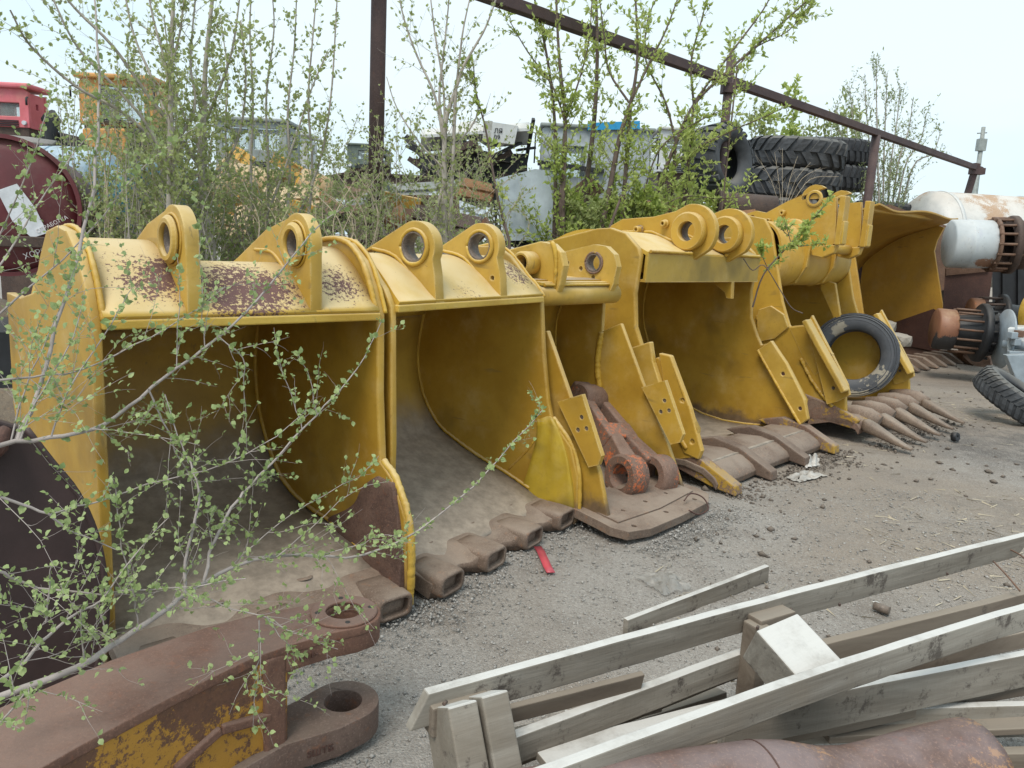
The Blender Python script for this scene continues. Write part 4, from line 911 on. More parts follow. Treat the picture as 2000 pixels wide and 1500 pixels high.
def cab(name, label, cat, x0, y0, x1, y1, Y, depth, mat, windows=(), extras=(), roof=None, group=None):
    """cab traced to its width and height, standing on the ground at its own distance; windows as recessed panes"""
    a, b = at_depth(x0, y0, Y), at_depth(x1, y1, Y); w, top, bot = b.x - a.x, a.z, b.z
    t = thing(name, label, cat, ((a.x + b.x) / 2, Y, 0), 0, group)
    holes = [[(a.x + w * u, bot + (top - bot) * v) for u, v in ((u0, v0), (u1, v0), (u1, v1), (u0, v1))] for u0, v0, u1, v1 in windows]
    MB().plate((0, Y, 0), (1, 0, 0), (0, 0, 1), (0, 1, 0), [(a.x, bot), (b.x, bot), (b.x, top - .04), (b.x - .05, top), (a.x + .05, top), (a.x, top - .04)], holes, .05).build('front_panel', mat, t, world=True, bevel=.008)
    MB().plate((0, Y + depth - .03, 0), (1, 0, 0), (0, 0, 1), (0, 1, 0), [(a.x, bot), (b.x, bot), (b.x, top - .04), (a.x, top - .04)], holes, .04).build('rear_panel', mat, t, world=True)
    for s_, xx in ((-1, a.x + .025), (1, b.x - .025)):
        MB().plate((xx - .02, 0, 0), (0, 1, 0), (0, 0, 1), (1, 0, 0), [(Y + .052, bot), (Y + depth - .03, bot), (Y + depth - .03, top - .05), (Y + .052, top - .05)], [[(Y + .15, bot + (top - bot) * .5), (Y + depth - .15, bot + (top - bot) * .5), (Y + depth - .15, top - .15), (Y + .15, top - .15)]], .04).build('side_panel', mat, t, world=True)
    MB().box(((a.x + b.x) / 2, Y + depth / 2, top + .02), w + .08, depth + .12, .06).build('roof', roof or mat, t, world=True, bevel=.02)
    for h in holes:
        xs_ = [p[0] for p in h]; zs_ = [p[1] for p in h]
        MB().box(((min(xs_) + max(xs_)) / 2, Y + .035, (min(zs_) + max(zs_)) / 2), max(xs_) - min(xs_), .008, max(zs_) - min(zs_)).build('window', m_glass, t, world=True)
    for k in range(4): MB().box(((a.x + b.x) / 2, Y - .012, bot + (top - bot) * (.03 + .045 * k)), w * .5, .02, (top - bot) * .02).build('grille_slat', m_black, t, world=True)
    for s_ in (-1, 1):
        MB().cyl(((a.x + b.x) / 2 + s_ * w * .40, Y - .03, bot + (top - bot) * .12), ((a.x + b.x) / 2 + s_ * w * .40, Y + .01, bot + (top - bot) * .12), w * .05, 14).build('headlight', m_paper, t, world=True)
        MB().tube([((a.x + b.x) / 2 + s_ * w * .5, Y - .01, top - .1), ((a.x + b.x) / 2 + s_ * w * .56, Y - .08, top - .12), ((a.x + b.x) / 2 + s_ * w * .56, Y - .08, top - (top - bot) * .45)], .012, 6).build('handrail', m_black, t, world=True)
    MB().box(((a.x + b.x) / 2, Y + depth / 2, bot / 2), w * .92, depth * .9, bot).build('chassis', m_rustB, t, world=True)
    return t
cab('excavator_cab', 'faded pink red machine cab with empty window at the left edge', 'cab', -30, 168, 58, 250, 9.2, .35, m_pink, [(.25, .28, .78, .62)])
t = cab('loader_cab', 'orange machine cab with big glass window behind the saplings', 'cab', 152, 150, 300, 250, 9.6, .5, m_orange, [(.28, .10, .88, .86)])
for x0, x1, m in ((160, 208, m_orange), (212, 246, m_orange), (250, 318, m_black)):
    MB().prism([at_depth(x, y, 9.5) for x, y in ((x0, 250), (x1, 250), (x1, 312), (x0, 312))], (0, .6, 0)).build('engine_cover', m, t, world=True, bevel=.02)
ex_ = at_depth(100, 262, 8.6)
t = thing('exhaust_stack', 'crooked black exhaust stack above the red tank', 'exhaust', (ex_.x, ex_.y, 0))
MB().tube([(ex_.x, ex_.y, 1.2), ex_, at_depth(104, 236, 8.6), at_depth(94, 226, 8.6)], [.05, .06, .08, .09], 10).build('pipe', m_black, t, world=True)
MB().prism([at_depth(x, y, 8.7) for x, y in ((60, 300), (70, 262), (112, 256), (150, 300), (160, 330), (90, 330))], (0, .5, 0)).build('engine_block', m_black, t, world=True, bevel=.02)
q = at_depth(322, 405, 7.2); axb = Vector((.62, -.78, 0)).normalized()
t = thing('blue_tank', 'teal blue cylindrical tank with a pale blue highlight painted along the top and rust spots', 'tank', (q.x, q.y, 0))
MB().lathe(q - axb * 1.5, axb, [(.001, 0), (.40, .03), (.42, .1), (.42, 1.42), (.40, 1.46), (.3, 1.50), (.001, 1.52)], 48).build('shell', m_blue, t, world=True)
for d in (.35, 1.1): MB().ring(q - axb * d, axb, .41, .432, .05, 48).build('band', m_blue, t, world=True)
MB().box((q.x - axb.x * .7, q.y - axb.y * .7, .55), .6, 1.0, 1.0).build('cradle', m_rustB, t, world=True)
q2 = at_depth(215, 350, 7.9)
t = thing('pale_blue_barrel', 'pale blue barrel lying left of the teal tank', 'barrel', (q2.x, q2.y, 0))
MB().lathe(q2 - Vector((.9, 0, 0)), (1, -.15, 0), [(.001, 0), (.28, .02), (.29, .1), (.29, .9), (.27, .95), (.001, .97)], 32).build('shell', plain('pale_blue', (.35, .48, .58)), t, world=True)
MB().ring(q2 - Vector((.5, .06, 0)), (1, -.15, 0), .285, .30, .03, 32).build('hoop', plain('pale_blue_hoop', (.32, .44, .54)), t, world=True)
cab('truck_cab', 'grey green truck cab hidden behind thin saplings', 'truck cab', 420, 232, 560, 335, 13.5, .8, m_cabgrey, [(.10, .42, .46, .86), (.54, .42, .90, .86)])
cab('white_cab', 'narrow white cab standing between the grey cab and the pole', 'cab', 545, 262, 600, 330, 15, .7, m_white, [(.2, .45, .8, .85)])
t = cab('green_truck', 'small distant army green truck cab left of the steel pole', 'truck', 678, 282, 740, 330, 24, 2.2, m_green, [(.35, .40, .78, .78)])
# wrecked vehicle with white hood
t = thing('wrecked_truck', 'wrecked truck with upturned white hood on dark twisted chassis', 'truck', (at_depth(925, 330, 12).x, 12, 0))
rows = []
for v in range(9):
    f = v / 8
    rows.append([at_depth(822 + 212 * f, 292 - 40 * math.sin(math.pi * (.25 + .75 * g)) - 14 * f - (18 if .35 < f < .62 and g > .5 else 0), 11.6 + 1.2 * g) for g in [k / 8 for k in range(9)]])
MB().slab(rows, (0, 0, -.04)).build('hood', m_white, t, world=True)
MB().prism([at_depth(x, y, 11.6) for x, y in ((945, 236), (962, 236), (960, 276), (942, 274))], (.0, .1, 0)).build('headlight_recess', plain('recess', (.35, .35, .32)), t, world=True)
MB().prism([at_depth(x, y, 11.55) for x, y in ((962, 238), (1012, 246), (1004, 282), (958, 276))], (.0, .12, 0)).build('front_panel', m_white, t, world=True)
for s_, yy in (('ЛЯ', 252), ('09', 264)):
    text3d(s_, .095, at_depth(964, yy + 8, 11.54), (1, 0, .03), (0, 0, 1), m_black, t)
rnd = random.Random(11)
for k in range(34):
    a = at_depth(rnd.uniform(815, 1040), rnd.uniform(288, 385), rnd.uniform(11.7, 12.9)); d = Vector((rnd.uniform(-1, 1), rnd.uniform(-.4, .4), rnd.uniform(-.7, .7))).normalized() * rnd.uniform(.3, 1.0)
    MB().beam(a - d / 2, a + d / 2, rnd.uniform(.04, .12), rnd.uniform(.03, .1)).build('chassis_bar', rnd.choice([m_black, m_black, m_rustB, m_rustB]), t, world=True)
MB().prism([at_depth(x, y, 12.4) for x, y in ((820, 300), (1030, 300), (1030, 400), (820, 400))], (0, .8, 0)).build('engine_mass', m_black, t, world=True)
# white panel
t = traced('panel_sheet', 'pale bluish white sheet panel leaning upright in the scrap', 'panel', [(966, 350), (1045, 330), (1082, 334), (1078, 470), (985, 470)], 8.6, .05, m_panel)
MB().beam(at_depth(963, 345, 8.58), at_depth(972, 470, 8.58), .03, .03).build('edge_strip', m_black, t, world=True)
t = cab('service_truck', 'grey white service truck with bright blue roof edge', 'truck', 1060, 246, 1262, 420, 12.8, 1.0, plain('truck_grey', (.36, .40, .42), .5), [(.10, .42, .40, .78)], roof=m_cabgrey)
MB().prism([at_depth(x, y, 12.72) for x, y in ((1148, 240), (1250, 236), (1250, 252), (1148, 254))], (0, .1, 0)).build('roof_edge', m_skyblue, t, world=True)
MB().prism([at_depth(x, y, 12.7) for x, y in ((1050, 312), (1180, 330), (1180, 338), (1050, 322))], (0, .08, 0)).build('trim_strip', m_black, t, world=True)
t = cab('white_van', 'white van roof showing right of the service truck', 'van', 1290, 252, 1385, 340, 15.5, 2.0, m_white, [(.15, .5, .85, .85)])

# loose scrap
GS = 'loose scrap pieces heaped behind the buckets'
def scrap(name, label, cat, c, d, w, h, mat, kind='beam'):
    c, d = Vector(c), Vector(d); mb = MB(); t = thing(name, label, cat, c, 0, GS)
    if kind == 'beam':
        u = d.cross(Vector((0, 0, 1))).normalized() if abs(d.normalized().z) < .95 else Vector((1, 0, 0)); v = u.cross(d).normalized()
        MB().beam(c - d / 2, c + d / 2, w * .25, h, v).build('web', mat, t, world=True)
        for s_ in (-1, 1): MB().beam(c - d / 2 + v * s_ * h / 2, c + d / 2 + v * s_ * h / 2, w, w * .2, v).build('flange', mat, t, world=True)
    elif kind == 'pipe':
        n = d.normalized(); MB().ring(c - d / 2, n, w * .78, w, d.length, 18).build('pipe', mat, t, world=True)
        MB().ring(c - d / 2, n, w * .78, w * 1.25, .03, 18).build('flange', mat, t, world=True)
    else:
        MB().beam(c - d / 2, c + d / 2, w, h, (.2, -.8, .6)).build('plate', mat, t, world=True, bevel=.006)
        MB().beam(c - d / 2, c + d / 2, w * .15, h * 2.5, (.2, -.8, .6)).build('rib', mat, t, world=True)
    return t
rnd = random.Random(3)
spec = [  # px, py, Y, length px, angle, thickness(m), kind, material
    (772, 396, 7.6, 34, 80, .30, 'plate', m_yscrap), (820, 400, 7.8, 150, 2, .13, 'beam', m_rustA), (800, 432, 7.5, 150, -3, .17, 'plate', m_rustA), (872, 440, 7.3, 130, -8, .2, 'plate', m_rustB),
    (768, 436, 7.4, 60, 30, .12, 'pipe', m_rustO), (925, 462, 7.6, 80, 40, .10, 'plate', m_rustA), (1035, 425, 9.0, 60, -20, .12, 'plate', m_rustB), (1020, 455, 8.8, 60, 60, .10, 'plate', m_rustO),
    (1000, 472, 8.7, 90, 5, .08, 'beam', m_black), (930, 372, 8.6, 70, -10, .16, 'plate', m_rustO), (840, 372, 9.2, 140, 8, .14, 'plate', m_cabgrey), (780, 352, 10, 130, 0, .1, 'beam', m_rustB),
    (700, 345, 10.5, 120, 15, .12, 'beam', m_rustB), (660, 372, 9.5, 110, -12, .12, 'plate', m_rustA), (690, 420, 8.0, 140, 3, .14, 'plate', m_rustA), (650, 440, 7.6, 90, 20, .1, 'beam', m_rustB),
    (600, 355, 9.0, 28, 85, .16, 'plate', m_yscrap), (618, 372, 9.1, 44, 70, .24, 'pipe', m_cream), (575, 330, 10, 90, -25, .10, 'beam', m_yscrap), (560, 390, 8.6, 120, 5, .2, 'plate', m_cream),
    (520, 420, 8.2, 110, 15, .22, 'plate', m_cream), (500, 360, 9.0, 120, -8, .2, 'pipe', m_cream), (455, 330, 9.6, 80, 60, .2, 'plate', m_yscrap), (470, 400, 8.5, 100, 30, .14, 'beam', m_yscrap),
    (440, 440, 7.8, 110, -5, .16, 'plate', m_cream), (540, 455, 7.5, 130, 8, .12, 'beam', m_rustB), (420, 370, 8.8, 90, 20, .15, 'pipe', m_cream), (585, 425, 8.0, 60, 75, .18, 'plate', m_yscrap),
    (630, 400, 8.8, 70, -30, .16, 'plate', m_rustO), (745, 470, 7.0, 90, 12, .12, 'plate', m_rustB), (1120, 430, 10.0, 110, -4, .2, 'plate', m_rustB), (1200, 430, 10.2, 60, 10, .10, 'pipe', m_rustA),
    (1210, 405, 10.6, 110, 0, .14, 'beam', m_rustB), (1440, 425, 9.2, 80, 9, .1, 'plate', m_rustO), (1455, 408, 10.4, 110, -2, .2, 'pipe', m_rustB), (1310, 412, 10.4, 100, 0, .16, 'plate', m_rustO),
    (1130, 385, 9.0, 90, 40, .16, 'plate', m_rustA), (890, 405, 8.4, 110, -18, .12, 'plate', m_panel), (720, 395, 8.6, 100, 30, .10, 'pipe', m_cabgrey), (380, 420, 8.0, 100, -15, .12, 'plate', m_rustB)]
lab = {'beam': ('steel_beam', 'rusty steel beam', 'beam'), 'plate': ('steel_plate', 'steel plate', 'plate'), 'pipe': ('steel_pipe', 'steel pipe', 'pipe')}
adj = {id(m_yscrap): 'yellow painted', id(m_rustA): 'brown rusty', id(m_rustB): 'dark rusty', id(m_rustO): 'orange rusty', id(m_black): 'black oily', id(m_cabgrey): 'grey', id(m_cream): 'pale peeling', id(m_panel): 'whitish'}
for px, py, Y, L, a, w, kd, mt in spec:
    c = at_depth(px, py, Y); l = L / FPX * Y; d = Vector((math.cos(R(a)) * l, rnd.uniform(-.4, .4) * l, math.sin(R(a)) * l))
    nm, _, ct = lab[kd]
    size = 'long' if L >= 110 else 'short' if L <= 70 else 'mid sized'
    pose = 'upright' if abs(a) > 65 else 'steeply tilted' if abs(a) > 25 else 'slanting' if abs(a) > 6 else 'flat lying'
    where = next(w_ for lim, w_ in ((470, 'behind the right ear of the nearest bucket'), (560, 'under the many stemmed shrub'), (640, 'left of the distant green truck'), (735, 'left of the steel pole foot'), (850, 'just right of the steel pole'), (960, 'around the grey vase shaped sapling'), (1080, 'in front of the pale panel'), (1280, 'under the lime sapling clump'), (9999, 'below the tyre stack')) if px < lim)
    where += ', high' if py < 400 else ', low'
    scrap(nm, '%s %s %s %s %s' % (pose, size, adj[id(mt)], ct, where), ct, c, d, w if kd != 'plate' else w * 1.6, .04 if kd == 'plate' else w * 1.2, mt, kd)
# soil and scrap bank that the heap lies on
bk = MB(); rows = []
rnd = random.Random(9)
for j in range(24):
    f = j / 23; row = []
    for i in range(56):
        x = -6 + i * .17; y = 6.2 + f * 6 + .45 * (x + 1); h = (.95 * math.sin(math.pi * min(1, f * 1.1)) ** .7) * (1 - .5 * max(0, (x - 2.5) / 5)) if f < .91 else 0
        row.append((x, y, max(-.05, h * (.8 + .25 * math.sin(x * 2.3) * math.cos(y * 1.9)) + (rnd.uniform(-.07, .07) if h > .05 else 0) - .03)))
    rows.append(row)
tag(bk.sheet(rows).build('scrap_bank', rustmat('bank_soil', (.12, .095, .07), (.19, .155, .11), (.06, .05, .04), bump=.8)), 'low bank of soil and crushed scrap', kind='structure')
# ------------------------------------------------------------------ foreground: rusty link, dark plate, timber, cylinder
m_link = rustmat('link_rust', (.15, .072, .048), (.20, .105, .072), (.09, .045, .035), bump=.55, dust=(.22, .15, .12), dust_amt=.7)
m_linkp = rustmat('link_rust_with_paint', (.16, .075, .04), (.115, .055, .036), (.075, .04, .03), paintc=(.42, .21, .03), paint_amt=.50, bump=.6, dust_amt=.2)
m_linkd = rustmat('link_grey_rust', (.135, .082, .062), (.19, .13, .105), (.085, .055, .045), bump=.4, dust_amt=.4)
zu, zl = .435, .12
lk = thing('boom_link', 'heavy rusty forked link with two pin eyes lying in front of the nearest bucket', 'link', (-.50, 2.32, 0))
def flat(pix, z): return [(p.x, p.y) for p in (at_height(x, y, z) for x, y in pix)]
def arc(c, r, a0, a1, n=12): return circle(c[0], c[1], r, n, R(a0), R(a1), False)
eye = (-.507, 2.318)
axis = Vector((-.62, -.78)).normalized()                     # from the eye back along the link, toward the left of the camera
nrm = Vector((-axis.y, axis.x))                              # toward the camera side
def loc2(s, t): return (eye[0] + axis.x * s + nrm.x * t, eye[1] + axis.y * s + nrm.y * t)
FT = [(-.02, .118), (.03, .108), (.11, .075), (.24, .045), (.36, .03), (.6, .045), (.85, .080), (1.02, .115), (1.4, .18)]
def ft(s):
    for (a, p), (b_, q) in zip(FT[:-1], FT[1:]):
        if s <= b_: return p + (q - p) * (s - a) / (b_ - a)
    return FT[-1][1]
up_out = [loc2(.118 * -math.cos(R(a)), -.118 * math.sin(R(a))) for a in range(90, -76, -15)] + [loc2(s, t) for s, t in FT[1:]] + [loc2(1.4, -.15), loc2(1.0, -.205), loc2(.63, -.24), loc2(.36, -.223), loc2(.2, -.19), loc2(.08, -.14)]
def plate_z(mb, outl, holes, z0, th): return mb.plate((0, 0, z0), (1, 0, 0), (0, 1, 0), (0, 0, 1), outl, holes, th)
MBo = plate_z(MB(), up_out, [circle(eye[0], eye[1], .060, 30)], zu - .030, .030)
mi = MBo.build('upper_arm', m_link, lk, world=True, bevel=.010, seg=3)
hd = [loc2(.116 * -math.cos(R(a)), -.116 * math.sin(R(a))) for a in range(90, -76, -15)] + [loc2(s, ft(s) - .003) for s in (.03, .11, .18, .25)] + [loc2(.25, -.19), loc2(.2, -.185), loc2(.08, -.137)]
plate_z(MB(), hd, [circle(eye[0], eye[1], .0605, 30)], zu - .088, .062).build('eye_head', m_link, lk, world=True, bevel=.014, seg=3)
MB().ring((eye[0], eye[1], zu - .002), (0, 0, 1), .060, .107, .012, 40, .003).build('eye_ring', m_link, lk, world=True)
for a in (20, 110, 200, 290):
    MB().cyl((eye[0] + .085 * math.cos(R(a)), eye[1] + .085 * math.sin(R(a)), zu + .002), (eye[0] + .085 * math.cos(R(a)), eye[1] + .085 * math.sin(R(a)), zu + .0118), .008, 10).build('bolt_hole', m_black, lk, world=True)
low_out = [loc2(.118 * -math.cos(R(a)), -.118 * math.sin(R(a))) for a in range(90, -91, -15)] + [loc2(.10, .11), loc2(.26, .055), loc2(.9, .07), loc2(.9, -.16), loc2(.25, -.11), loc2(.1, -.11)]
plate_z(MB(), low_out, [circle(eye[0], eye[1], .062, 30)], zl - .10, .10).build('lower_arm', m_linkd, lk, world=True, bevel=.018, seg=3)
# web between the two arms: rear box with a curved throat
th = [loc2(.20, .07), loc2(.20, -.08)]
body = MB()
rows = []
for s in [.185 + .03 * k for k in range(42)]:
    rows.append(s)
front = []
for k, s in enumerate(rows):
    front.append(s)
bz0, bz1 = zl - .09, zu - .026
P = [loc2(s, ft(s) - .005) for s in (.24, .3, .36, .48, .6, .72, .85, 1.02, 1.4)] + [loc2(1.4, -.13), loc2(.6, -.2), loc2(.24, -.15)]
body.prism([(p[0], p[1], bz0) for p in P], (0, 0, bz1 - bz0)).build('web_block', m_linkp, lk, world=True, bevel=.010, seg=3)
# fillets in the throat
fl = MB(); a_ = []
for k in range(9):
    a = R(90 * k / 8); a_.append((.235 - .07 * (1 - math.sin(a)), bz1 - .0 - .07 * (1 - math.cos(a))))
bt = zu - .086
sec = [(.24, bt - .075)] + [(.24 - .075 * (1 - math.cos(R(90 * k / 8))), bt - .075 + .075 * math.sin(R(90 * k / 8))) for k in range(9)] + [(.24, bt + .005)]
fl.prism([Vector((*loc2(s + .01, .035), z)) for s, z in sec], Vector((nrm.x, nrm.y, 0)) * -.17).build('throat_fillet', m_link, lk, world=True)
# raised rib pattern on the camera side: vertical end post, sloped rib that bends
def side_pt(s, z, t=.145): p = loc2(s, ft(s) - .005 + (t - .145)); return Vector((p[0], p[1], z))
MB().beam(side_pt(.285, bz0, .143), side_pt(.285, bz1 + .005, .143), .075, .022, (nrm.x, nrm.y, 0)).build('end_post', m_link, lk, world=True, bevel=.015, seg=3)
rib = [(.30, .225), (.46, .262), (.60, .215), (.80, .13), (1.0, .045), (1.3, -.06)]
for (s0, z0), (s1, z1) in zip(rib[:-1], rib[1:]):
    MB().beam(side_pt(s0, z0, .147), side_pt(s1, z1, .147), .024, .030, (0, 0, 1)).build('side_rib', m_link, lk, world=True, bevel=.008, seg=3)
e = Vector((*loc2(.17, .128), zu - .065)); ex = Vector((-axis.x, -axis.y, 0)); p2 = Vector((*loc2(.11, .075), 0)) - Vector((*loc2(.24, .045), 0))
text3d('161-', .036, Vector((*loc2(.215, .0525), zu - .062)), p2, (0, 0, 1), m_brown, lk, ext=.003)
text3d('SШТБ', .032, Vector((*loc2(.20, .0765), zl - .068)), Vector((*loc2(.10, .11), 0)) - Vector((*loc2(.26, .055), 0)), (0, 0, 1), m_brown, lk, ext=.003)

# dark curved plate at the left edge
m_dplate = plain('dark_purple_steel', (.048, .028, .027), .6, var=.3, scale=3, dust_amt=.3, dust=(.12, .09, .08))
q0 = at_height(200, 1335, 0)
dp = thing('dark_bucket_side', 'dark purple brown curved steel side standing against the nearest bucket', 'steel plate', (q0.x, q0.y, 0))
pl = [(-160, 790), (0, 822), (52, 838), (100, 900), (150, 962), (186, 1040), (203, 1120), (208, 1210), (185, 1318), (165, 1345), (-160, 1480)]
nP = Vector((math.sin(R(150)), math.cos(R(150)), 0)); P0 = Vector((-1.34, 2.36, 0))
def on_plane(px, py, p0, n): d = ray(px, py); return CO + d * ((p0 - CO).dot(n) / d.dot(n))
P = [on_plane(x, y, P0, nP) for x, y in pl]
MB().prism(P, nP * -.03).build('wall', m_dplate, dp, world=True, bevel=.008)
ed = [on_plane(x, y, P0, nP) for x, y in pl[2:10]]
MB().tube([Vector(p) - nP * .0 for p in crom(ed, 4)], .010, 8).build('rolled_edge', m_dplate, dp, world=True)
q = on_plane(12, 848, P0, nP); MB().tube([on_plane(-60, 900, P0 + nP * .05, nP), on_plane(-6, 862, P0 + nP * .05, nP), on_plane(14, 835, P0 + nP * .03, nP)], [.05, .04, .012], 8).build('hook', m_brown, dp, world=True)

# timber: weathered pallet boards
wd = NT('weathered_wood')
g1 = wd.noise(9, 6, .65, (.10, 1.0, 1.0), .6); g2 = wd.noise(60, 4, .6, (.05, 1, 1), .2)
c = wd.mix(wd.step(g1, .3, .7), (.165, .142, .114), (.32, .292, .25))
c = wd.mix(wd.step(g2, .5, .7, 0, .55), c, (.22, .19, .155))
c = wd.mix(wd.step(wd.noise(2.2, 5, .65), .5, .72, 0, .65), c, (.20, .165, .125))
c = wd.mix(wd.step(wd.noise(8, 7, .8), .54, .64, 0, .9), c, (.075, .06, .05))
c = wd.mix(wd.math('MULTIPLY', wd.step(wd.up(), .5, .95), wd.step(wd.noise(5, 6, .7), .25, .55, .35, .85)), c, (.62, .605, .575))
saw = wd.noise(70, 2, .5, (1.0, .03, .03))
wd.bump(wd.math('ADD', wd.math('MULTIPLY', g2, .7), wd.math('ADD', wd.math('MULTIPLY', g1, .5), wd.math('MULTIPLY', saw, .25))), .5, .006)
m_wood = wd.done(c, .85)
wb = NT('brown_wood')
g1 = wb.noise(10, 6, .65, (.12, 1.0, 1.0), .6)
c = wb.mix(wb.step(g1, .3, .7), (.13, .10, .075), (.22, .18, .14)); c = wb.mix(wb.step(wb.noise(6, 6, .75), .58, .7, 0, .8), c, (.06, .05, .042))
c = wb.mix(wb.math('MULTIPLY', wb.step(wb.up(), .5, .95), .45), c, (.33, .285, .23))
wb.bump(g1, .5, .006); m_woodb = wb.done(c, .85)
rw = random.Random(17)
def plank(parent, name, p0, p1, w, h, mat=m_wood, up=(0, 0, 1), sag=.0, ends=(0, 0), tilt=0.0):
    """board p0->p1 given by its top near edge; w across (away), h down; local x along the grain"""
    p0, p1 = Vector(p0), Vector(p1); d = p1 - p0; L = d.length; d.normalize()
    y = Vector((0, 0, 1)).cross(d).normalized(); z = d.cross(y)
    if tilt: rq = Matrix.Rotation(R(tilt), 3, d); y = rq @ y; z = rq @ z
    n = max(6, int(L / .12)); vs = []
    for i in range(n + 1):
        f = i / n; s = sag * math.sin(math.pi * f) + rw.uniform(-.001, .001)
        ww, hh = w * (1 + rw.uniform(-.03, .03)), h * (1 + rw.uniform(-.015, .015))
        e0 = ends[0] * (1 - f) ** 8 + ends[1] * f ** 8
        for a, b in ((0, 0), (ww, 0), (ww, -hh), (0, -hh)):
            vs.append(Vector((L * f + e0 * (b / h), a, b + s)))
    fs = [(i * 4 + a, i * 4 + (a + 1) % 4, (i + 1) * 4 + (a + 1) % 4, (i + 1) * 4 + a) for i in range(n) for a in range(4)] + [(3, 2, 1, 0), (n * 4, n * 4 + 1, n * 4 + 2, n * 4 + 3)]
    o = MB().add(vs, fs).build(name, mat, bevel=.0035)
    m = Matrix((d, y, z)).transposed().to_4x4(); m.translation = p0
    if parent:
        o.parent = parent; m = root_matrix(parent).inverted() @ m
    o.matrix_local = m
    return o
zt = .50
pal = thing('wooden_pallet', 'broken weathered pallet on its side with long boards and blocks in the foreground', 'pallet', (1.0, 2.3, 0))
A = at_height
plank(pal, 'board', A(838, 1356, zt), A(2022, 1042, zt), .032, .092, sag=.012, ends=(.05, .12))
plank(pal, 'board', A(1040, 1522, zt + .03), A(2040, 1178, zt + .03), .030, .085, sag=.02)
plank(pal, 'board', A(978, 1452, zt - .15), A(1462, 1272, zt - .15), .032, .085)
plank(pal, 'board', A(975, 1500, zt - .27), A(1450, 1312, zt - .27), .05, .022, m_woodb)
plank(pal, 'board', A(1600, 1262, zt - .13), A(2060, 1146, zt - .13), .034, .105, m_woodb)
plank(pal, 'board', A(1420, 1394, zt - .15), A(2060, 1268, zt - .15), .03, .125)
plank(pal, 'board', A(1535, 1392, zt - .30), A(2060, 1376, zt - .30), .03, .12)
plank(pal, 'board', A(1850, 1478, zt - .40), A(2060, 1470, zt - .40), .04, .08, m_woodb)
plank(pal, 'board', A(960, 1394, zt - .09), A(1260, 1318, zt - .10), .02, .055, m_woodb, tilt=10)
plank(pal, 'board', A(1180, 1426, zt - .36), A(1420, 1352, zt - .36), .07, .022, m_woodb, tilt=-12)
plank(pal, 'board', A(985, 1432, zt - .20), A(1300, 1360, zt - .22), .016, .06, m_woodb, tilt=6)
plank(pal, 'board', A(1240, 1480, zt - .30), A(2060, 1318, zt - .26), .026, .06, m_woodb)
plank(pal, 'board', A(1075, 1500, zt - .22), A(1460, 1398, zt - .26), .10, .024)
plank(pal, 'board', A(1560, 1330, zt - .22), A(2060, 1222, zt - .22), .022, .07, m_woodb)
plank(pal, 'board', A(1620, 1440, zt - .36), A(2060, 1420, zt - .34), .12, .024, m_woodb)
# blocks: end stack and centre stack
def block(name, c, sx, sy, sz, ax, mat, tilt=0, roll=0):
    x = Vector((ax[0], ax[1], 0)).normalized(); rot = Matrix((x, Vector((-x.y, x.x, 0)), Vector((0, 0, 1)))).transposed()
    rot = rot @ Matrix.Rotation(R(tilt), 3, 'Y') @ Matrix.Rotation(R(roll), 3, 'X')
    o = MB().box((0, 0, 0), sx, sy, sz).build(name, mat, bevel=.005)
    m = rot.to_4x4(); m.translation = Vector(c); o.parent = pal; o.matrix_local = root_matrix(pal).inverted() @ m; return o
ub = (A(2000, 1032, zt) - A(838, 1340, zt)).normalized()
block('spacer_block', A(888, 1398, zt - .075) + Vector((0, .03, 0)), .165, .07, .085, (ub.x, ub.y), m_woodb)
pv = Matrix.Rotation(math.atan2(ub.y, ub.x), 3, 'Z') @ (Matrix.Rotation(R(-30), 3, 'X') @ Vector((0, 0, -.10)))
block('end_post', A(896, 1478, zt - .15) + pv, .082, .17, .46, (ub.x, ub.y), m_wood, 0, -30)
block('end_post', A(958, 1456, zt - .145) + pv, .078, .17, .46, (ub.x, ub.y), m_wood, 0, -30)
q = A(2085, 1130, zt - .16); block('far_post', (q.x, q.y, .22), .07, .09, .43, (ub.x, ub.y), m_woodb)
block('centre_block', A(1500, 1232, zt - .085), .165, .075, .14, (ub.x, ub.y), m_woodb)
q = A(1468, 1310, zt - .20); block('upright', (q.x, q.y, .235), .055, .07, .47, (ub.x, ub.y), m_woodb)
block('light_block', A(1548, 1290, zt - .01), .175, .19, .125, (ub.x, ub.y), m_wood, -6, 24)
for x, y, z in ((870, 1372, .02), (1480, 1225, .02), (1500, 1212, .05), (1545, 1190, .02), (1120, 1300, .05), (1640, 1180, .04), (1850, 1120, .03)):
    q = A(x, y, zt - z); MB().cyl(q + Vector((.002, .004, 0)), q + Vector((-.004, -.008, 0)), .005, 8).build('nail_head', m_rustB, pal, world=True)
# nails in the raised board end
for a, b, c_ in (((1940, 1096), (1950, 1112), (1974, 1142)), ((1962, 1068), (1980, 1076), (1998, 1096))):
    MB().tube(crom([A(*a, zt - .045), A(*b, zt - .055) + Vector((-.0, -.05, 0)), A(*c_, zt - .10) + Vector((0, -.06, 0))], 5), .0035, 6).build('bent_nail', m_rustA, pal, world=True)
MB().tube([A(962, 1362, zt - .06), A(964, 1376, zt - .09)], [.006, .012], 8).build('nail', m_black, pal, world=True)
pl1 = plank(None, 'loose_board', A(1225, 1226, .03), A(1502, 1118, .05), .028, .085, m_wood); tag(pl1, 'broken board end sticking out behind the pallet toward the buckets', 'board')
pl1.location.z += .035
pl2 = plank(None, 'loose_board', A(1100, 1420, .10), A(1370, 1452, .10), .10, .03, m_wood); tag(pl2, 'pale board lying crosswise on the dirt under the pallet', 'board')
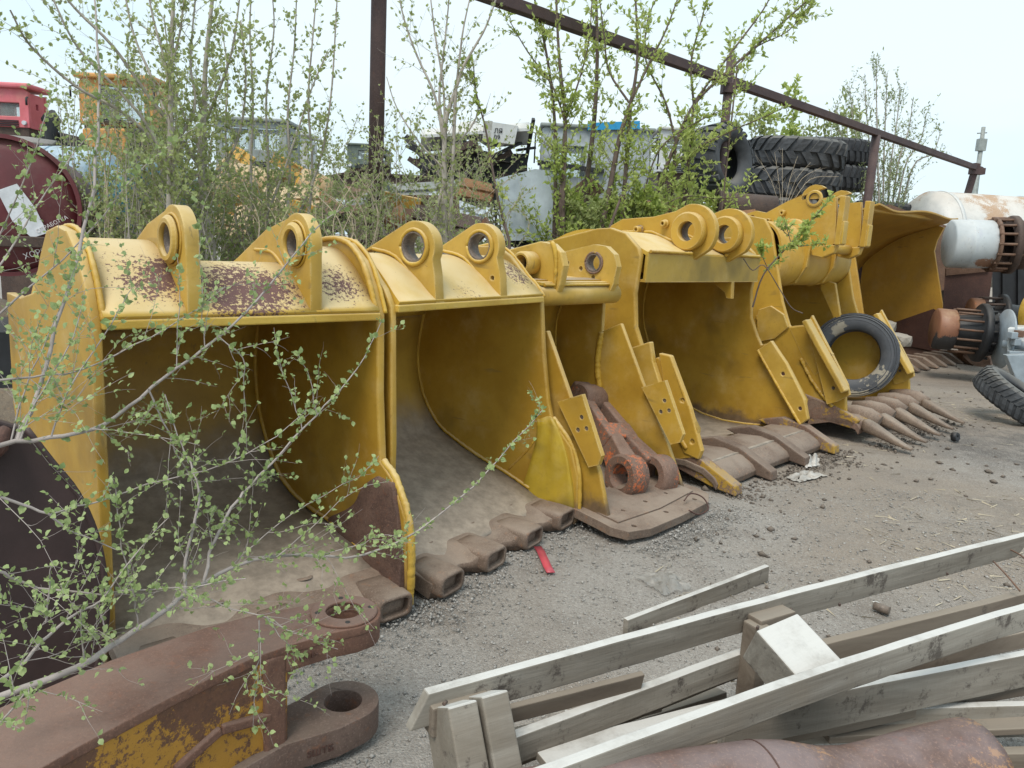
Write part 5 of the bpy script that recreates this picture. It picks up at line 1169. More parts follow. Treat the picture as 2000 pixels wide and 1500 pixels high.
pl3 = plank(None, 'loose_board', A(1060, 1476, .16), A(1180, 1500, .16), .16, .03, m_wood); tag(pl3, 'short wide board under the left end of the pallet', 'board')
pl4 = plank(None, 'loose_board', A(1445, 1420, .16), A(1556, 1396, .16), .1, .03, m_wood); tag(pl4, 'short board stub between the pallet boards above the rusty cylinder', 'board')

# rusty flared cylinder in the very foreground
c0 = A(1010, 1640, .36); c1 = A(1905, 1508, .36); axc = (c1 - c0).normalized(); Lc = (c1 - c0).length
rc = thing('rusty_cylinder', 'rusty purple brown flared cylinder lying in front of the pallet', 'cylinder', (c0.x, c0.y, 0))
prof = [(.001, 0), (.13, 0), (.14, .02), (.14, Lc * .50), (.132, Lc * .56), (.108, Lc * .64), (.102, Lc * .70), (.108, Lc * .77), (.122, Lc * .87), (.132, Lc * .97), (.132, Lc), (.118, Lc), (.115, Lc - .02), (.10, Lc - .05), (.001, Lc - .06)]
MB().lathe(c0, axc, prof, 56).build('body', rustmat('cylinder_rust', (.105, .052, .038), (.19, .11, .075), (.06, .03, .03), paintc=(.34, .17, .06), paint_amt=.27, bump=.4, rough=.5, dust=(.3, .24, .24), dust_amt=.5), rc, world=True)
MB().ring(c0 + axc * Lc * .49, axc, .139, .1415, .004, 56).build('seam', m_brown, rc, world=True)
MB().box((c0.x + axc.x * .2, c0.y + axc.y * .2, .11), .2, .2, .22).build('foot', m_woodb, rc, world=True)
MB().box((c0.x + axc.x * Lc * .9, c0.y + axc.y * Lc * .9, .11), .2, .2, .23).build('foot', m_woodb, rc, world=True)

# forked link lying in the third bucket
m_l3 = rustmat('link_orange_rust', (.15, .088, .062), (.22, .14, .105), (.09, .05, .04), paintc=(.52, .14, .05), paint_amt=.36, bump=.5, dust=(.28, .2, .16), dust_amt=.5)
e0 = A(1214, 930, .20); far = at_depth(1106, 768, e0.y + .55)
la = thing('hinge_link', 'rusty forked link with orange paint traces lying inside the narrow bucket', 'link', (e0.x, e0.y, 0))
dl = (far - e0); Ll = dl.length; dl.normalize(); wd_ = Vector((.66, .75, 0)); wd_ = (wd_ - dl * wd_.dot(dl)).normalized(); nn_ = dl.cross(wd_)
if nn_.z < 0: nn_ = -nn_
KS = 1.38
def LP(s, t, n=0.0): return e0 + dl * s * (1.06 if s < Ll * .9 else 1) + wd_ * t * KS + nn_ * n * KS
def ring2(o, L): return MB().ring(o, wd_, .082, .142, L * KS, 34, .014)
for t0 in (-.02, .19): ring2(LP(0, t0), .11).build('pin_eye', m_l3, la, world=True)
def bar(s0, t0, s1, t1, w0, w1, h0, h1, nm='arm'):
    vs = []
    for s, t, w, h in ((s0, t0, w0, h0), (s1, t1, w1, h1)):
        for a, b in ((-1, -1), (1, -1), (1, 1), (-1, 1)): vs.append(LP(s, t + a * w / 2, b * h * .40))
    return MB().add(vs, [(0, 1, 2, 3), (7, 6, 5, 4), (0, 4, 5, 1), (1, 5, 6, 2), (2, 6, 7, 3), (3, 7, 4, 0)]).build(nm, m_l3, la, world=True, bevel=.016, seg=3)
bar(.06, .05, .30, .085, .105, .075, .17, .14); bar(.06, .225, .30, .185, .105, .075, .17, .14)
bar(.27, .135, .40, .135, .20, .20, .14, .14, 'cross_web')
bar(.38, .065, .80, .09, .06, .05, .13, .11); bar(.38, .205, .80, .18, .06, .05, .13, .11)
bar(.76, .135, .86, .135, .16, .14, .11, .10, 'cross_web')
MB().ring(LP(Ll - .05, .06), wd_, .055, .11, .2, 28, .01).build('far_eye', m_l3, la, world=True)
bar(.84, .135, Ll - .10, .135, .13, .12, .10, .10, 'neck')

# litter
g0 = A(1064, 1092, 0); st = MB()
a, b = A(1050, 1068, .012), A(1076, 1118, .006); d = (b - a).normalized(); y = Vector((0, 0, 1)).cross(d)
o = st.slab([[a.lerp(b, f) + y * s * .022 + Vector((0, 0, .006 * math.sin(f * 6))) for s in (-1, 0, 1)] for f in (0, .25, .5, .75, 1)], (0, 0, .003)).build('red_strip', plain('red_plastic', (.50, .05, .08), .4, dust_amt=.1))
tag(o, 'short red plastic strip on the gravel under the second bucket lip', 'strip')
def crumple(label, pts, mat, seed, h=.05, name='plastic_film'):
    rnd = random.Random(seed); P = [A(x, y, 0) for x, y in pts]; n = 14
    rows = []
    for i in range(n + 1):
        u = i / n; row = []
        for j in range(n + 1):
            v = j / n; p = (P[0] * (1 - u) + P[1] * u) * (1 - v) + (P[3] * (1 - u) + P[2] * u) * v
            e = min(u, 1 - u, v, 1 - v) * 4
            row.append(p + Vector((rnd.uniform(-.012, .012), rnd.uniform(-.012, .012), .004 + h * min(1, e) * abs(math.sin(u * 9 + seed) * math.cos(v * 8 - seed)) + rnd.uniform(0, .012))))
        rows.append(row)
    return tag(MB().sheet(rows, True).build(name, mat), label, 'plastic')
ms = NT('clear_film'); ms.b.inputs['Transmission Weight'].default_value = .55; ms.b.inputs['Alpha'].default_value = .5
m_film = ms.done((.62, .60, .56), .3)
crumple('crumpled clear plastic film lying on the open dirt', [(1240, 1128), (1305, 1118), (1352, 1150), (1296, 1166)], m_film, 3, .035)
crumple('flat grey white plastic scrap by the wide bucket teeth', [(1534, 934), (1572, 920), (1616, 930), (1560, 944)], plain('dirty_plastic', (.42, .40, .37), .5), 5, .03, 'plastic_scrap')
crumple('small white crumpled rag beside a tooth of the wide bucket', [(1568, 902), (1598, 896), (1600, 912), (1572, 916)], plain('white_rag', (.55, .53, .5), .7), 8, .07, 'white_rag')
q = A(1706, 1190, 0); MB_ = MB().cyl((q.x, q.y, .02), (q.x + .05, q.y - .05, .02), .02, 10).build('pipe_fitting', m_hole); tag(MB_, 'short metal pipe fitting on the dirt behind the pallet', 'fitting')
q = A(1722, 1192, 0); tag(chunk('pale wood chip beside the pipe fitting', (q.x, q.y + .02, .01), (.06, .025, .012), m_wood, 4, 'wood_chip', 'chip'))
# ------------------------------------------------------------------ ground litter as real geometry
def scatter_stones():
    rg = np.random.default_rng(21); base = np.array([[1, 0, 0], [-1, 0, 0], [0, 1, 0], [0, -1, 0], [0, 0, 1], [0, 0, -1]], float)
    fc = np.array([[0, 2, 4], [2, 1, 4], [1, 3, 4], [3, 0, 4], [2, 0, 5], [1, 2, 5], [3, 1, 5], [0, 3, 5]])
    def make(n, xr, yr, smin, smax, power, keep):
        x = rg.uniform(*xr, n); y = yr[0] + (yr[1] - yr[0]) * rg.random(n) ** power
        k = keep(x, y); x, y = x[k], y[k]; n = len(x); s = smin + (smax - smin) * rg.random(n) ** 4
        v = base[None] * (s[:, None, None] * rg.uniform(.6, 1.2, (n, 1, 3)) * np.array([1, 1, .7])) * rg.uniform(.75, 1.25, (n, 6, 1))
        a = rg.uniform(0, 6.28, n); c, si = np.cos(a)[:, None], np.sin(a)[:, None]
        X = v[..., 0] * c - v[..., 1] * si; Y = v[..., 0] * si + v[..., 1] * c
        gz = np.array([gheight(p, q) for p, q in zip(x, y)])
        V = np.stack([X + x[:, None], Y + y[:, None], v[..., 2] + gz[:, None] + s[:, None] * .3], -1).reshape(-1, 3)
        F = (fc[None] + 6 * np.arange(n)[:, None, None]).reshape(-1, 3); return V, F
    ok = lambda x, y: np.ones(len(x), bool)
    V, F = make(26000, (-1.6, 3.2), (1.9, 5.5), .0025, .011, .9, ok)
    tag(np_mesh('gravel', V, F, m_gravel), 'fine grey gravel grains', kind='stuff')
    V, F = make(2600, (.2, 8), (3.0, 13), .006, .034, 1.3, lambda x, y: rg.random(len(x)) < np.clip((np.sin(x * 2.1 + y) * np.cos(y * 1.7 - x) + .55), 0, 1))
    tag(np_mesh('dirt_clods', V, F, m_clod), 'dark dirt clods', kind='stuff')
    for (bx, by), yaw, W_ in (((-.587, 3.405), 47, 1.2), ((.16, 4.57), 32, 1.5), ((1.22, 4.95), 41, 1.0), ((2.64, 6.65), 43, 1.9), ((4.34, 8.3), 43, 1.9)):
        ux_, uy_ = math.sin(R(yaw)), math.cos(R(yaw)); V_, F_ = make(2200, (0, 1), (0, 1), .003, .012 if W_ < 1.7 else .02, 1, lambda x, y: rg.random(len(x)) < 2)
        n_ = len(V_) // 6; a_ = rg.uniform(-W_, .15, n_); b_ = .22 + np.abs(rg.normal(0, .16, n_)); cx_ = V_.reshape(n_, 6, 3)[:, :, :2].mean(1)
        V_ = V_.reshape(n_, 6, 3); V_[:, :, 0] += (bx + ux_ * a_ + uy_ * b_ - cx_[:, 0])[:, None]; V_[:, :, 1] += (by + uy_ * a_ - ux_ * b_ - cx_[:, 1])[:, None]
        tag(np_mesh('grit', V_.reshape(-1, 3), F_, m_clod if W_ > 1.6 else m_gravel), 'loose grit drifted against a bucket lip', kind='stuff')
    # straw and wood chips
    n = 4600; x = rg.uniform(.8, 7.5, n); y = rg.uniform(2.6, 10, n)
    k = rg.random(n) < np.clip(np.sin(x * 1.6 - y * .9 + .5) * np.cos(y * 1.1 + x * .5) + .25, 0.03, 1); x, y = x[k], y[k]; n = len(x)
    L = rg.uniform(.008, .06, n); a = rg.uniform(0, 6.28, n); w = rg.uniform(.001, .0032, n)
    dx, dy = np.cos(a), np.sin(a); z = np.array([gheight(p, q) for p, q in zip(x, y)]) + .006
    V = np.stack([np.stack([x - dx * L - dy * w, y - dy * L + dx * w, z], -1), np.stack([x - dx * L + dy * w, y - dy * L - dx * w, z], -1), np.stack([x + dx * L + dy * w, y + dy * L - dx * w, z + rg.uniform(0, .012, n)], -1), np.stack([x + dx * L - dy * w, y + dy * L + dx * w, z + rg.uniform(0, .012, n)], -1)], 1).reshape(-1, 3)
    tag(np_mesh('straw_chips', V, np.arange(4 * n).reshape(n, 4), m_straw), 'dry straw and wood splinters', kind='stuff')
m_gravel = plain('gravel_stone', (.30, .285, .265), .9, var=.5, scale=40, bump=.2, dust_amt=.2, dust=(.4, .38, .35))
m_clod = plain('dirt_clod', (.14, .115, .095), .95, var=.3, scale=20, dust_amt=.15)
m_straw = plain('straw', (.42, .36, .26), .9, var=.35, scale=3)
scatter_stones()

# ------------------------------------------------------------------ vegetation
def leafmat(name, c0, c1, sub=.25):
    s = NT(name); c = s.mix(s.step(s.noise(1.9, 3), .35, .65), c0, c1); c = s.mix(s.step(s.noise(23, 2), .4, .7, 0, .5), c, tuple(x * .72 for x in c0))
    s.b.inputs['Transmission Weight'].default_value = 0.0
    m = s.done(c, .55)
    tr = s.t.nodes.new('ShaderNodeBsdfTranslucent'); s.put(tr.inputs['Color'], c); mx = s.t.nodes.new('ShaderNodeMixShader'); mx.inputs[0].default_value = sub
    s.l.new(s.b.outputs[0], mx.inputs[1]); s.l.new(tr.outputs[0], mx.inputs[2]); s.l.new(mx.outputs[0], s.t.nodes['Material Output'].inputs[0]); return m
m_leaf_near = leafmat('fresh_leaf', (.29, .38, .14), (.41, .50, .22), .35)
m_leaf_olive = leafmat('olive_leaf', (.36, .42, .16), (.48, .54, .24), .5)
m_leaf_lime = leafmat('lime_leaf', (.42, .52, .13), (.56, .63, .22), .5)
m_leaf_low = leafmat('undergrowth_leaf', (.28, .34, .13), (.38, .45, .19), .45)
m_bark = plain('grey_bark', (.36, .325, .285), .85, var=.25, scale=12, dust_amt=.1)
m_bark_d = plain('brown_bark', (.13, .095, .08), .85, var=.25, scale=12, dust_amt=.1)
m_bark_p = plain('pale_bark', (.34, .295, .275), .8, var=.2, scale=14, dust_amt=.1)
m_dry = plain('dry_twig', (.46, .385, .29), .9, var=.3, scale=6, dust_amt=.1)

def leaf_arrays(P, D, S, rg, wide=.3, fold=.22):
    """ovate folded leaves: base P, direction D, length S -> 8 vertices, 8 triangles each"""
    n = len(P); D = D / np.linalg.norm(D, axis=1, keepdims=True)
    r = rg.normal(size=(n, 3)); r[:, 2] += .9; N = r - (r * D).sum(1, keepdims=True) * D; N /= np.linalg.norm(N, axis=1, keepdims=True) + 1e-9
    B = np.cross(D, N); s = S[:, None]; w = wide * rg.uniform(.8, 1.2, (n, 1))
    at = lambda f, b, h: P + D * s * f + B * s * b * w + N * s * h
    V = np.stack([P, at(.28, .85, fold * .3), at(.62, .85, fold * .25), at(1, 0, -.16), at(.62, -.85, fold * .25), at(.28, -.85, fold * .3), at(.30, 0, .02), at(.65, 0, -.02)], 1).reshape(-1, 3)
    f = np.array([[0, 1, 6], [0, 6, 5], [1, 2, 7], [1, 7, 6], [6, 7, 4], [6, 4, 5], [2, 3, 7], [7, 3, 4]])
    return V, (f[None] + 8 * np.arange(n)[:, None, None]).reshape(-1, 3)

def grow(stems, rg, per_m=5.0, tl=(.25, .7), sub=1, leaf_step=.05, leaf_len=(.03, .05), cluster=2, spread=(25, 55), droop=.1, twig_r=.004, start=.25, bare=.15):
    """side twigs along given stems; returns twig polylines and leaf (pos, dir, size)"""
    twigs = []; LP_, LD, LS = [], [], []
    def leaves_on(pts, f0):
        d = np.diff(pts, axis=0); l = np.linalg.norm(d, axis=1); tot = l.sum(); s = tot * f0
        while s < tot:
            k = min(np.searchsorted(np.cumsum(l), s), len(l) - 1); t = (s - (np.cumsum(l)[k] - l[k])) / max(l[k], 1e-6)
            p = pts[k] + d[k] * t; ax = d[k] / max(l[k], 1e-6)
            for _ in range(cluster if rg.random() > bare else 0):
                dd = ax * .5 + rg.normal(size=3) * .6 + np.array([0, 0, .35])
                LP_.append(p + rg.normal(size=3) * .004); LD.append(dd); LS.append(rg.uniform(*leaf_len))
            s += leaf_step * rg.uniform(.6, 1.5)
    def shoot(p, ax, L, r, lev):
        a = rg.uniform(*np.radians(spread)); o = rg.normal(size=3); o -= o.dot(ax) * ax; o /= np.linalg.norm(o) + 1e-9
        d = ax * math.cos(a) + o * math.sin(a); n = 6; pts = [p]
        for i in range(n):
            d = d + rg.normal(size=3) * .10 + np.array([0, 0, .06 - droop * i / n]); d /= np.linalg.norm(d); pts.append(pts[-1] + d * L / n)
        pts = np.array(pts); twigs.append((pts, r)); leaves_on(pts, .12)
        if lev > 0:
            for _ in range(rg.integers(1, 4)):
                k = rg.integers(1, n); shoot(pts[k], (pts[k + 1] - pts[k]) / (L / n), L * rg.uniform(.35, .65), r * .6, lev - 1)
    for pts, r in stems:
        pts = np.array(pts, float); d = np.diff(pts, axis=0); l = np.linalg.norm(d, axis=1); tot = l.sum(); s = tot * start
        cs = np.cumsum(l)
        while s < tot:
            k = min(np.searchsorted(cs, s), len(l) - 1); t = (s - (cs[k] - l[k])) / max(l[k], 1e-6)
            f = s / tot
            shoot(pts[k] + d[k] * t, d[k] / max(l[k], 1e-6), rg.uniform(*tl) * (1.15 - .7 * f), twig_r * (1.2 - .6 * f), sub)
            s += rg.exponential(1 / per_m) + .01
        leaves_on(pts, .55)
    return twigs, np.array(LP_), np.array(LD), np.array(LS)
def twig_mesh(twigs, n=4):
    VV, FF, k = [], [], 0; ang = np.arange(n) * 2 * np.pi / n
    for pts, r in twigs:
        m = len(pts); t = np.gradient(pts, axis=0); t /= np.linalg.norm(t, axis=1, keepdims=True) + 1e-9
        ref = np.array([0.3, .2, .93]) if abs(t[0, 2]) < .9 else np.array([1, 0, 0.])
        u = np.cross(t, ref); u /= np.linalg.norm(u, axis=1, keepdims=True) + 1e-9; w = np.cross(t, u)
        rr = r * np.linspace(1, .3, m) if np.isscalar(r) else np.array(r)
        V = pts[:, None] + (u[:, None] * np.cos(ang)[None, :, None] + w[:, None] * np.sin(ang)[None, :, None]) * rr[:, None, None]
        i = np.arange(m - 1)[:, None]; j = np.arange(n)[None]; a = k + i * n + j; b = k + i * n + (j + 1) % n
        FF.append(np.stack([a, b, b + n, a + n], -1).reshape(-1, 4)); VV.append(V.reshape(-1, 3)); k += m * n
    return np.concatenate(VV), np.concatenate(FF)
def pxstem(pix, Y0, Y1=None, n=4):
    Y1 = Y0 if Y1 is None else Y1; m = len(pix)
    return np.array(crom([tuple(at_depth(x, y, Y0 + (Y1 - Y0) * i / max(1, m - 1))) for i, (x, y) in enumerate(pix)], n))
def plant(name, label, cat, stems, seed, bark, leafm, group=None, ground=True, stem_name='trunk', wide=.34, **kw):
    """stems: list of (pixel polyline, depth, base radius, tip radius)"""
    rg = np.random.default_rng(seed); S = []; first = None
    for pix, Y, r0, r1 in stems:
        Ya, Yb = Y if isinstance(Y, tuple) else (Y, Y); p = pxstem(pix, Ya, Yb)
        if ground and p[0][2] > .05:
            p = np.concatenate([[[p[0][0] - (p[1][0] - p[0][0]) * .6, p[0][1], -.03]], p])
        S.append((p, np.linspace(r0, r1, len(p))))
        if first is None: first = p[0]
    t = thing(name, label, cat, (float(first[0]), float(first[1]), 0), 0, group); mi = np.array([first[0], first[1], 0])
    for p, r in S:
        V, F = twig_mesh([(p - mi, r)], 8); np_mesh(stem_name, V, F, bark, t, True)
    tw, P, D, L = grow([(p, r) for p, r in S], rg, **kw)
    if tw:
        V, F = twig_mesh([(p - mi, r) for p, r in tw], 3); tag(np_mesh('twigs', V, F, bark, t), kind='stuff')
    if len(P):
        V, F = leaf_arrays(P - mi, D, L, rg, wide); tag(np_mesh('leaves', V, F, leafm, t), kind='stuff')
    return t
GT = 'spring saplings growing behind the buckets'
# pale twin trunked tree behind the nearest bucket
plant('sapling_tree', 'tall thin tree with pale straight trunk directly behind the left ear of the nearest bucket', 'tree',
      [([(331, 440), (332, 340), (333, 240), (335, 105), (340, -40)], 5.4, .026, .012), ([(333, 200), (322, 120), (300, 40), (285, -40)], 5.4, .012, .005), ([(334, 250), (300, 160), (262, 70), (240, -30)], 5.4, .012, .005), ([(334, 130), (352, 60), (362, -30)], 5.4, .010, .005), ([(332, 330), (285, 240), (225, 170), (150, 90), (95, -20)], (5.4, 5.0), .014, .005), ([(333, 300), (380, 210), (372, 120), (384, -30)], 5.5, .012, .005)],
      1, m_bark, m_leaf_olive, GT, per_m=13, tl=(.2, .7), leaf_step=.05, leaf_len=(.022, .04), twig_r=.0035)
plant('sapling_tree', 'leaning grey forked tree with its branches sweeping up to the left', 'tree',
      [([(412, 480), (396, 380), (392, 300), (398, 220), (402, 120), (418, -30)], 5.8, .036, .012), ([(394, 330), (345, 260), (285, 180), (220, 90), (150, 20), (100, -40)], (5.8, 5.3), .018, .006), ([(394, 350), (330, 300), (240, 220), (150, 170), (60, 90), (20, 20)], (5.8, 5.0), .016, .005), ([(400, 240), (430, 170), (455, 90), (470, -20)], 5.9, .014, .005), ([(396, 360), (440, 320), (470, 250), (480, 150), (470, 40)], 5.9, .014, .005), ([(393, 300), (350, 200), (330, 110), (320, 30)], 5.8, .012, .004)],
      2, m_bark, m_leaf_olive, GT, per_m=13, tl=(.2, .8), leaf_step=.05, leaf_len=(.022, .04), twig_r=.0035)
plant('tall_shrub', 'many stemmed green shrub left of the dark steel pole', 'shrub',
      [([(492, 480), (490, 330), (494, 200), (488, 60), (492, -30)], 6.4, .014, .005), ([(520, 470), (524, 330), (520, 190), (535, 60), (530, -30)], 6.6, .014, .004), ([(555, 480), (566, 340), (562, 220), (575, 90), (580, -30)], 6.3, .014, .004), ([(598, 470), (610, 330), (602, 200), (612, 60), (620, -30)], 6.6, .014, .004), ([(560, 470), (620, 330), (645, 200), (655, 60), (660, -40)], 6.4, .012, .004), ([(500, 470), (545, 360), (580, 260), (610, 170), (640, 100)], 6.2, .012, .004), ([(470, 480), (450, 360), (440, 250), (445, 150), (430, 30)], 6.5, .012, .004)],
      3, m_bark, m_leaf_olive, GT, per_m=10, tl=(.15, .5), leaf_step=.05, leaf_len=(.025, .042), twig_r=.003)
plant('sapling_tree', 'bare looking grey sapling with vase shaped crown right of the steel pole', 'tree',
      [([(871, 500), (868, 400), (868, 280), (872, 230), (890, 175)], 5.9, .024, .014), ([(890, 175), (905, 130), (925, 95), (950, 50), (975, -20)], 5.9, .013, .005), ([(890, 180), (898, 110), (906, 50), (924, -30)], 5.9, .010, .004), ([(869, 270), (858, 190), (868, 90), (880, -30)], 5.9, .012, .004), ([(868, 290), (850, 190), (815, 110), (790, 40), (775, -30)], 5.9, .011, .004), ([(869, 280), (866, 170), (850, 70), (838, -30)], 5.9, .010, .004), ([(868, 330), (820, 280), (775, 210), (755, 150)], 5.9, .008, .003), ([(845, 500), (852, 420), (868, 350)], 5.9, .016, .012), ([(868, 310), (930, 230), (925, 160), (900, 90)], 6.0, .008, .003)],
      4, m_bark, m_leaf_olive, GT, per_m=9, tl=(.2, .7), leaf_step=.08, leaf_len=(.02, .034), twig_r=.003)
plant('sapling_tree', 'thin dark leaning sapling with a few lime leaves before the white panel', 'tree',
      [([(995, 470), (975, 400), (960, 320), (948, 250), (930, 180), (925, 130)], 6.0, .012, .004)], 5, m_bark_d, m_leaf_lime, GT, per_m=6, tl=(.15, .45), leaf_step=.06, leaf_len=(.035, .06))
plant('sapling_clump', 'dense clump of lime green saplings with dark slender stems behind the narrow bucket', 'tree',
      [([(1082, 490), (1085, 380), (1084, 250), (1070, 120), (1040, -20)], 8.6, .028, .009), ([(1100, 490), (1100, 380), (1104, 240), (1092, 110), (1085, -30)], 8.4, .03, .01), ([(1104, 240), (1080, 170), (1030, 100), (995, 40)], 8.4, .012, .004), ([(1104, 235), (1130, 160), (1150, 80), (1158, -30)], 8.4, .012, .004), ([(1130, 490), (1140, 400), (1158, 260), (1166, 140), (1165, 20), (1160, -30)], 8.9, .038, .010), ([(1165, 490), (1185, 400), (1210, 270), (1232, 200), (1245, 110), (1240, -30)], 8.6, .038, .009), ([(1232, 200), (1265, 130), (1300, 60), (1330, -20)], 8.6, .016, .006), ([(1232, 205), (1190, 140), (1180, 70), (1170, -10)], 8.6, .014, .005), ([(1175, 490), (1200, 420), (1215, 380)], 8.3, .02, .012)],
      6, m_bark_d, m_leaf_lime, GT, per_m=9, tl=(.25, .75), leaf_step=.06, leaf_len=(.035, .07), wide=.23, twig_r=.005, cluster=3, bare=.1, start=.05)
plant('sapling_clump', 'lime green sapling arching up to the right across the rusty rail', 'tree',
      [([(1250, 470), (1285, 370), (1320, 280), (1355, 205), (1420, 140), (1500, 70), (1600, -20)], 8.9, .028, .007), ([(1355, 205), (1350, 120), (1370, 40), (1385, -20)], 8.9, .014, .005), ([(1355, 200), (1430, 100), (1490, 20), (1510, -20)], 8.9, .014, .005), ([(1320, 280), (1300, 200), (1262, 120), (1265, 40), (1290, -20)], 8.9, .014, .005), ([(1270, 400), (1330, 310), (1420, 260), (1500, 225), (1540, 205)], 8.8, .012, .004), ([(1250, 430), (1330, 385), (1410, 388), (1470, 380)], 8.7, .010, .003), ([(1440, 130), (1480, 90), (1540, 60), (1590, 0)], 8.9, .010, .004), ([(1235, 470), (1262, 360), (1290, 290), (1340, 250), (1420, 210)], 8.6, .012, .004)],
      7, m_bark_d, m_leaf_lime, GT, per_m=8, tl=(.25, .75), leaf_step=.06, leaf_len=(.035, .07), wide=.23, twig_r=.005, cluster=3, bare=.1, start=.08)
plant('willow_shrub', 'feathery pale green willow shrub beside the far rail post', 'shrub',
      [([(1720 + a * .25, 480), (1715 + a * .6, 330), (1712 + a, 200 + abs(a) * .9), (1712 + a * 1.15, 120 + abs(a) * 1.2)], 17.6 + (i % 3) * .5, .026, .006) for i, a in enumerate((-70, -45, -20, 0, 18, 40, 62, 85, 110))],
      8, m_bark, leafmat('willow_leaf', (.26, .32, .13), (.36, .42, .2), .3), GT, per_m=8, tl=(.5, 1.3), leaf_step=.075, leaf_len=(.045, .085), wide=.17, twig_r=.005, spread=(12, 35))
plant('sapling_tree', 'small fresh green sapling poking above the rail right of its middle post', 'tree', [([(1540, 300), (1548, 230), (1552, 165)], 17, .014, .005), ([(1545, 250), (1535, 210), (1538, 180)], 17, .01, .004)], 9, m_bark, m_leaf_lime, GT, per_m=9, tl=(.3, .6), leaf_len=(.07, .12))
for k, (px, top, hw) in enumerate(((1500, 215, 18), (1590, 210, 25), (1630, 205, 22), (1660, 190, 20), (1480, 200, 16))):
    plant('far_shrub', 'distant pale green shrub %s' % ('behind the lime sapling tips', 'above the middle of the top lugged tyre', 'above the right end of the top lugged tyre', 'above the stack farther back', 'just right of the tall rail post')[k], 'shrub', [([(px + a * .3, 330), (px + a, top + abs(a))], 22, .02, .006) for a in (-hw, -hw * .4, hw * .3, hw)], 30 + k, m_bark, m_leaf_olive, 'distant shrubs behind the tyres', per_m=5, tl=(.4, .9), leaf_step=.12, leaf_len=(.08, .13))
plant('dry_weed', 'dead leafless pale weed stalks in front of the tyre stack', 'weed', [([(1528 + a * .15, 400), (1528 + a * .5, 350), (1528 + a, 290 + abs(a) * .5)], 10.6, .004, .002) for a in (-45, -15, 0, 30, 55, 75, 110)], 12, m_dry, m_leaf_low, None, per_m=16, tl=(.1, .3), leaf_step=9, cluster=0, twig_r=.0025, stem_name='stem', sub=0)
# low twig growing out between the two tall buckets
plant('maple_twig', 'low leafy twig growing between the two tall buckets', 'twig',
      [([(1470, 600), (1492, 535), (1545, 475), (1590, 425), (1625, 385)], (6.7, 6.6), .008, .003), ([(1545, 475), (1538, 450), (1532, 430)], 6.65, .004, .002), ([(1535, 482), (1575, 480), (1608, 474)], 6.65, .004, .002), ([(1500, 525), (1485, 490), (1488, 470)], 6.65, .004, .002)],
      13, m_bark_d, m_leaf_lime, None, per_m=12, tl=(.08, .22), leaf_step=.028, leaf_len=(.03, .06), wide=.26, cluster=3, start=.3, ground=False)
vn = MB().tube([Vector(p) for p in pxstem([(1452, 505), (1470, 528), (1492, 518), (1520, 560), (1545, 600), (1568, 612)], 6.55)], .0045, 6).build('dry_vine', m_bark_d)
tag(vn, 'thin brown vine trailing over the right edge of the wide bucket', 'vine')
# undergrowth
rnd = random.Random(77)
def beside(px):
    for lim, w in ((235, 'behind the left ear of the nearest bucket'), (330, 'left of the pale twin trunk'), (415, 'between the two pale trunks'), (480, 'right of the leaning forked tree'), (560, 'at the foot of the many stemmed shrub'), (640, 'behind the right ear of the nearest bucket'), (700, 'short of the dark steel pole'), (770, 'around the dark steel pole'), (840, 'behind the rough bored ears of the second bucket'), (905, 'around the grey vase shaped sapling'), (980, 'before the upturned white hood'), (1080, 'before the pale panel'), (1140, 'left part of the lime clump'), (1200, 'middle of the lime clump'), (1270, 'right part of the lime clump'), (1340, 'under the arching lime sapling'), (9999, 'below the big upright grey tyre')):
        if px < lim: return w
for k in range(26):
    px = 170 + k * 35 + rnd.uniform(-14, 14); Y = rnd.uniform(5.6, 7.4)
    if px > 1075: continue
    if px > 900: Y += 2.2
    top = rnd.uniform(325, 420)
    st = [([(px + rnd.uniform(-12, 12), 505), (px + rnd.uniform(-40, 40), (505 + top) / 2), (px + rnd.uniform(-75, 75), top)], Y + rnd.uniform(-.3, .3), .006, .002) for _ in range(6)]
    plant('bramble', '%s %s bramble %s' % ('low' if top > 385 else 'taller' if top < 355 else 'mid height', 'grey stemmed' if k % 2 else 'tan stemmed', beside(px)), 'bramble', st, 100 + k, m_bark if k % 2 else m_dry, m_leaf_low if k % 3 else m_leaf_olive, 'brambles behind the buckets', per_m=12, tl=(.15, .5), leaf_step=.10, leaf_len=(.02, .036), stem_name='stem', twig_r=.0025, droop=.3)
for k in range(14):
    px = 190 + k * 60 + rnd.uniform(-20, 20); Y = rnd.uniform(6.6, 7.6) if px < 900 else 9.0
    st = [([(px + rnd.uniform(-20, 20), 500), (px + rnd.uniform(-50, 50), 390), (px + rnd.uniform(-90, 90), rnd.uniform(215, 300))], Y + rnd.uniform(-.3, .3), .005, .0015) for _ in range(6)]
    plant('wispy_brush', 'tall wispy %s brush %s' % ('tan' if k % 2 else 'grey', beside(px)), 'brush', st, 300 + k, m_dry if k % 2 else m_bark, m_leaf_olive, 'wispy brush in front of the scrap', per_m=10, tl=(.15, .55), leaf_step=.09, leaf_len=(.018, .034), stem_name='stem', twig_r=.0022)
for k in range(6):
    px = 165 + k * 46; Y = rnd.uniform(5.6, 6.4)
    st = [([(px + rnd.uniform(-20, 20), 500), (px + rnd.uniform(-45, 35), 330), (px + rnd.uniform(-95, 50), rnd.uniform(90, 200))], Y + rnd.uniform(-.3, .3), .006, .0015) for _ in range(6)]
    plant('slender_shrub', 'slender %s shrub reaching up before the cabs, %s' % ('tan' if k % 2 else 'grey', beside(px)), 'shrub', st, 400 + k, m_dry if k % 2 else m_bark, m_leaf_olive, 'slender shrubs before the left cabs', per_m=9, tl=(.15, .5), leaf_step=.06, leaf_len=(.018, .032), stem_name='stem', twig_r=.002)
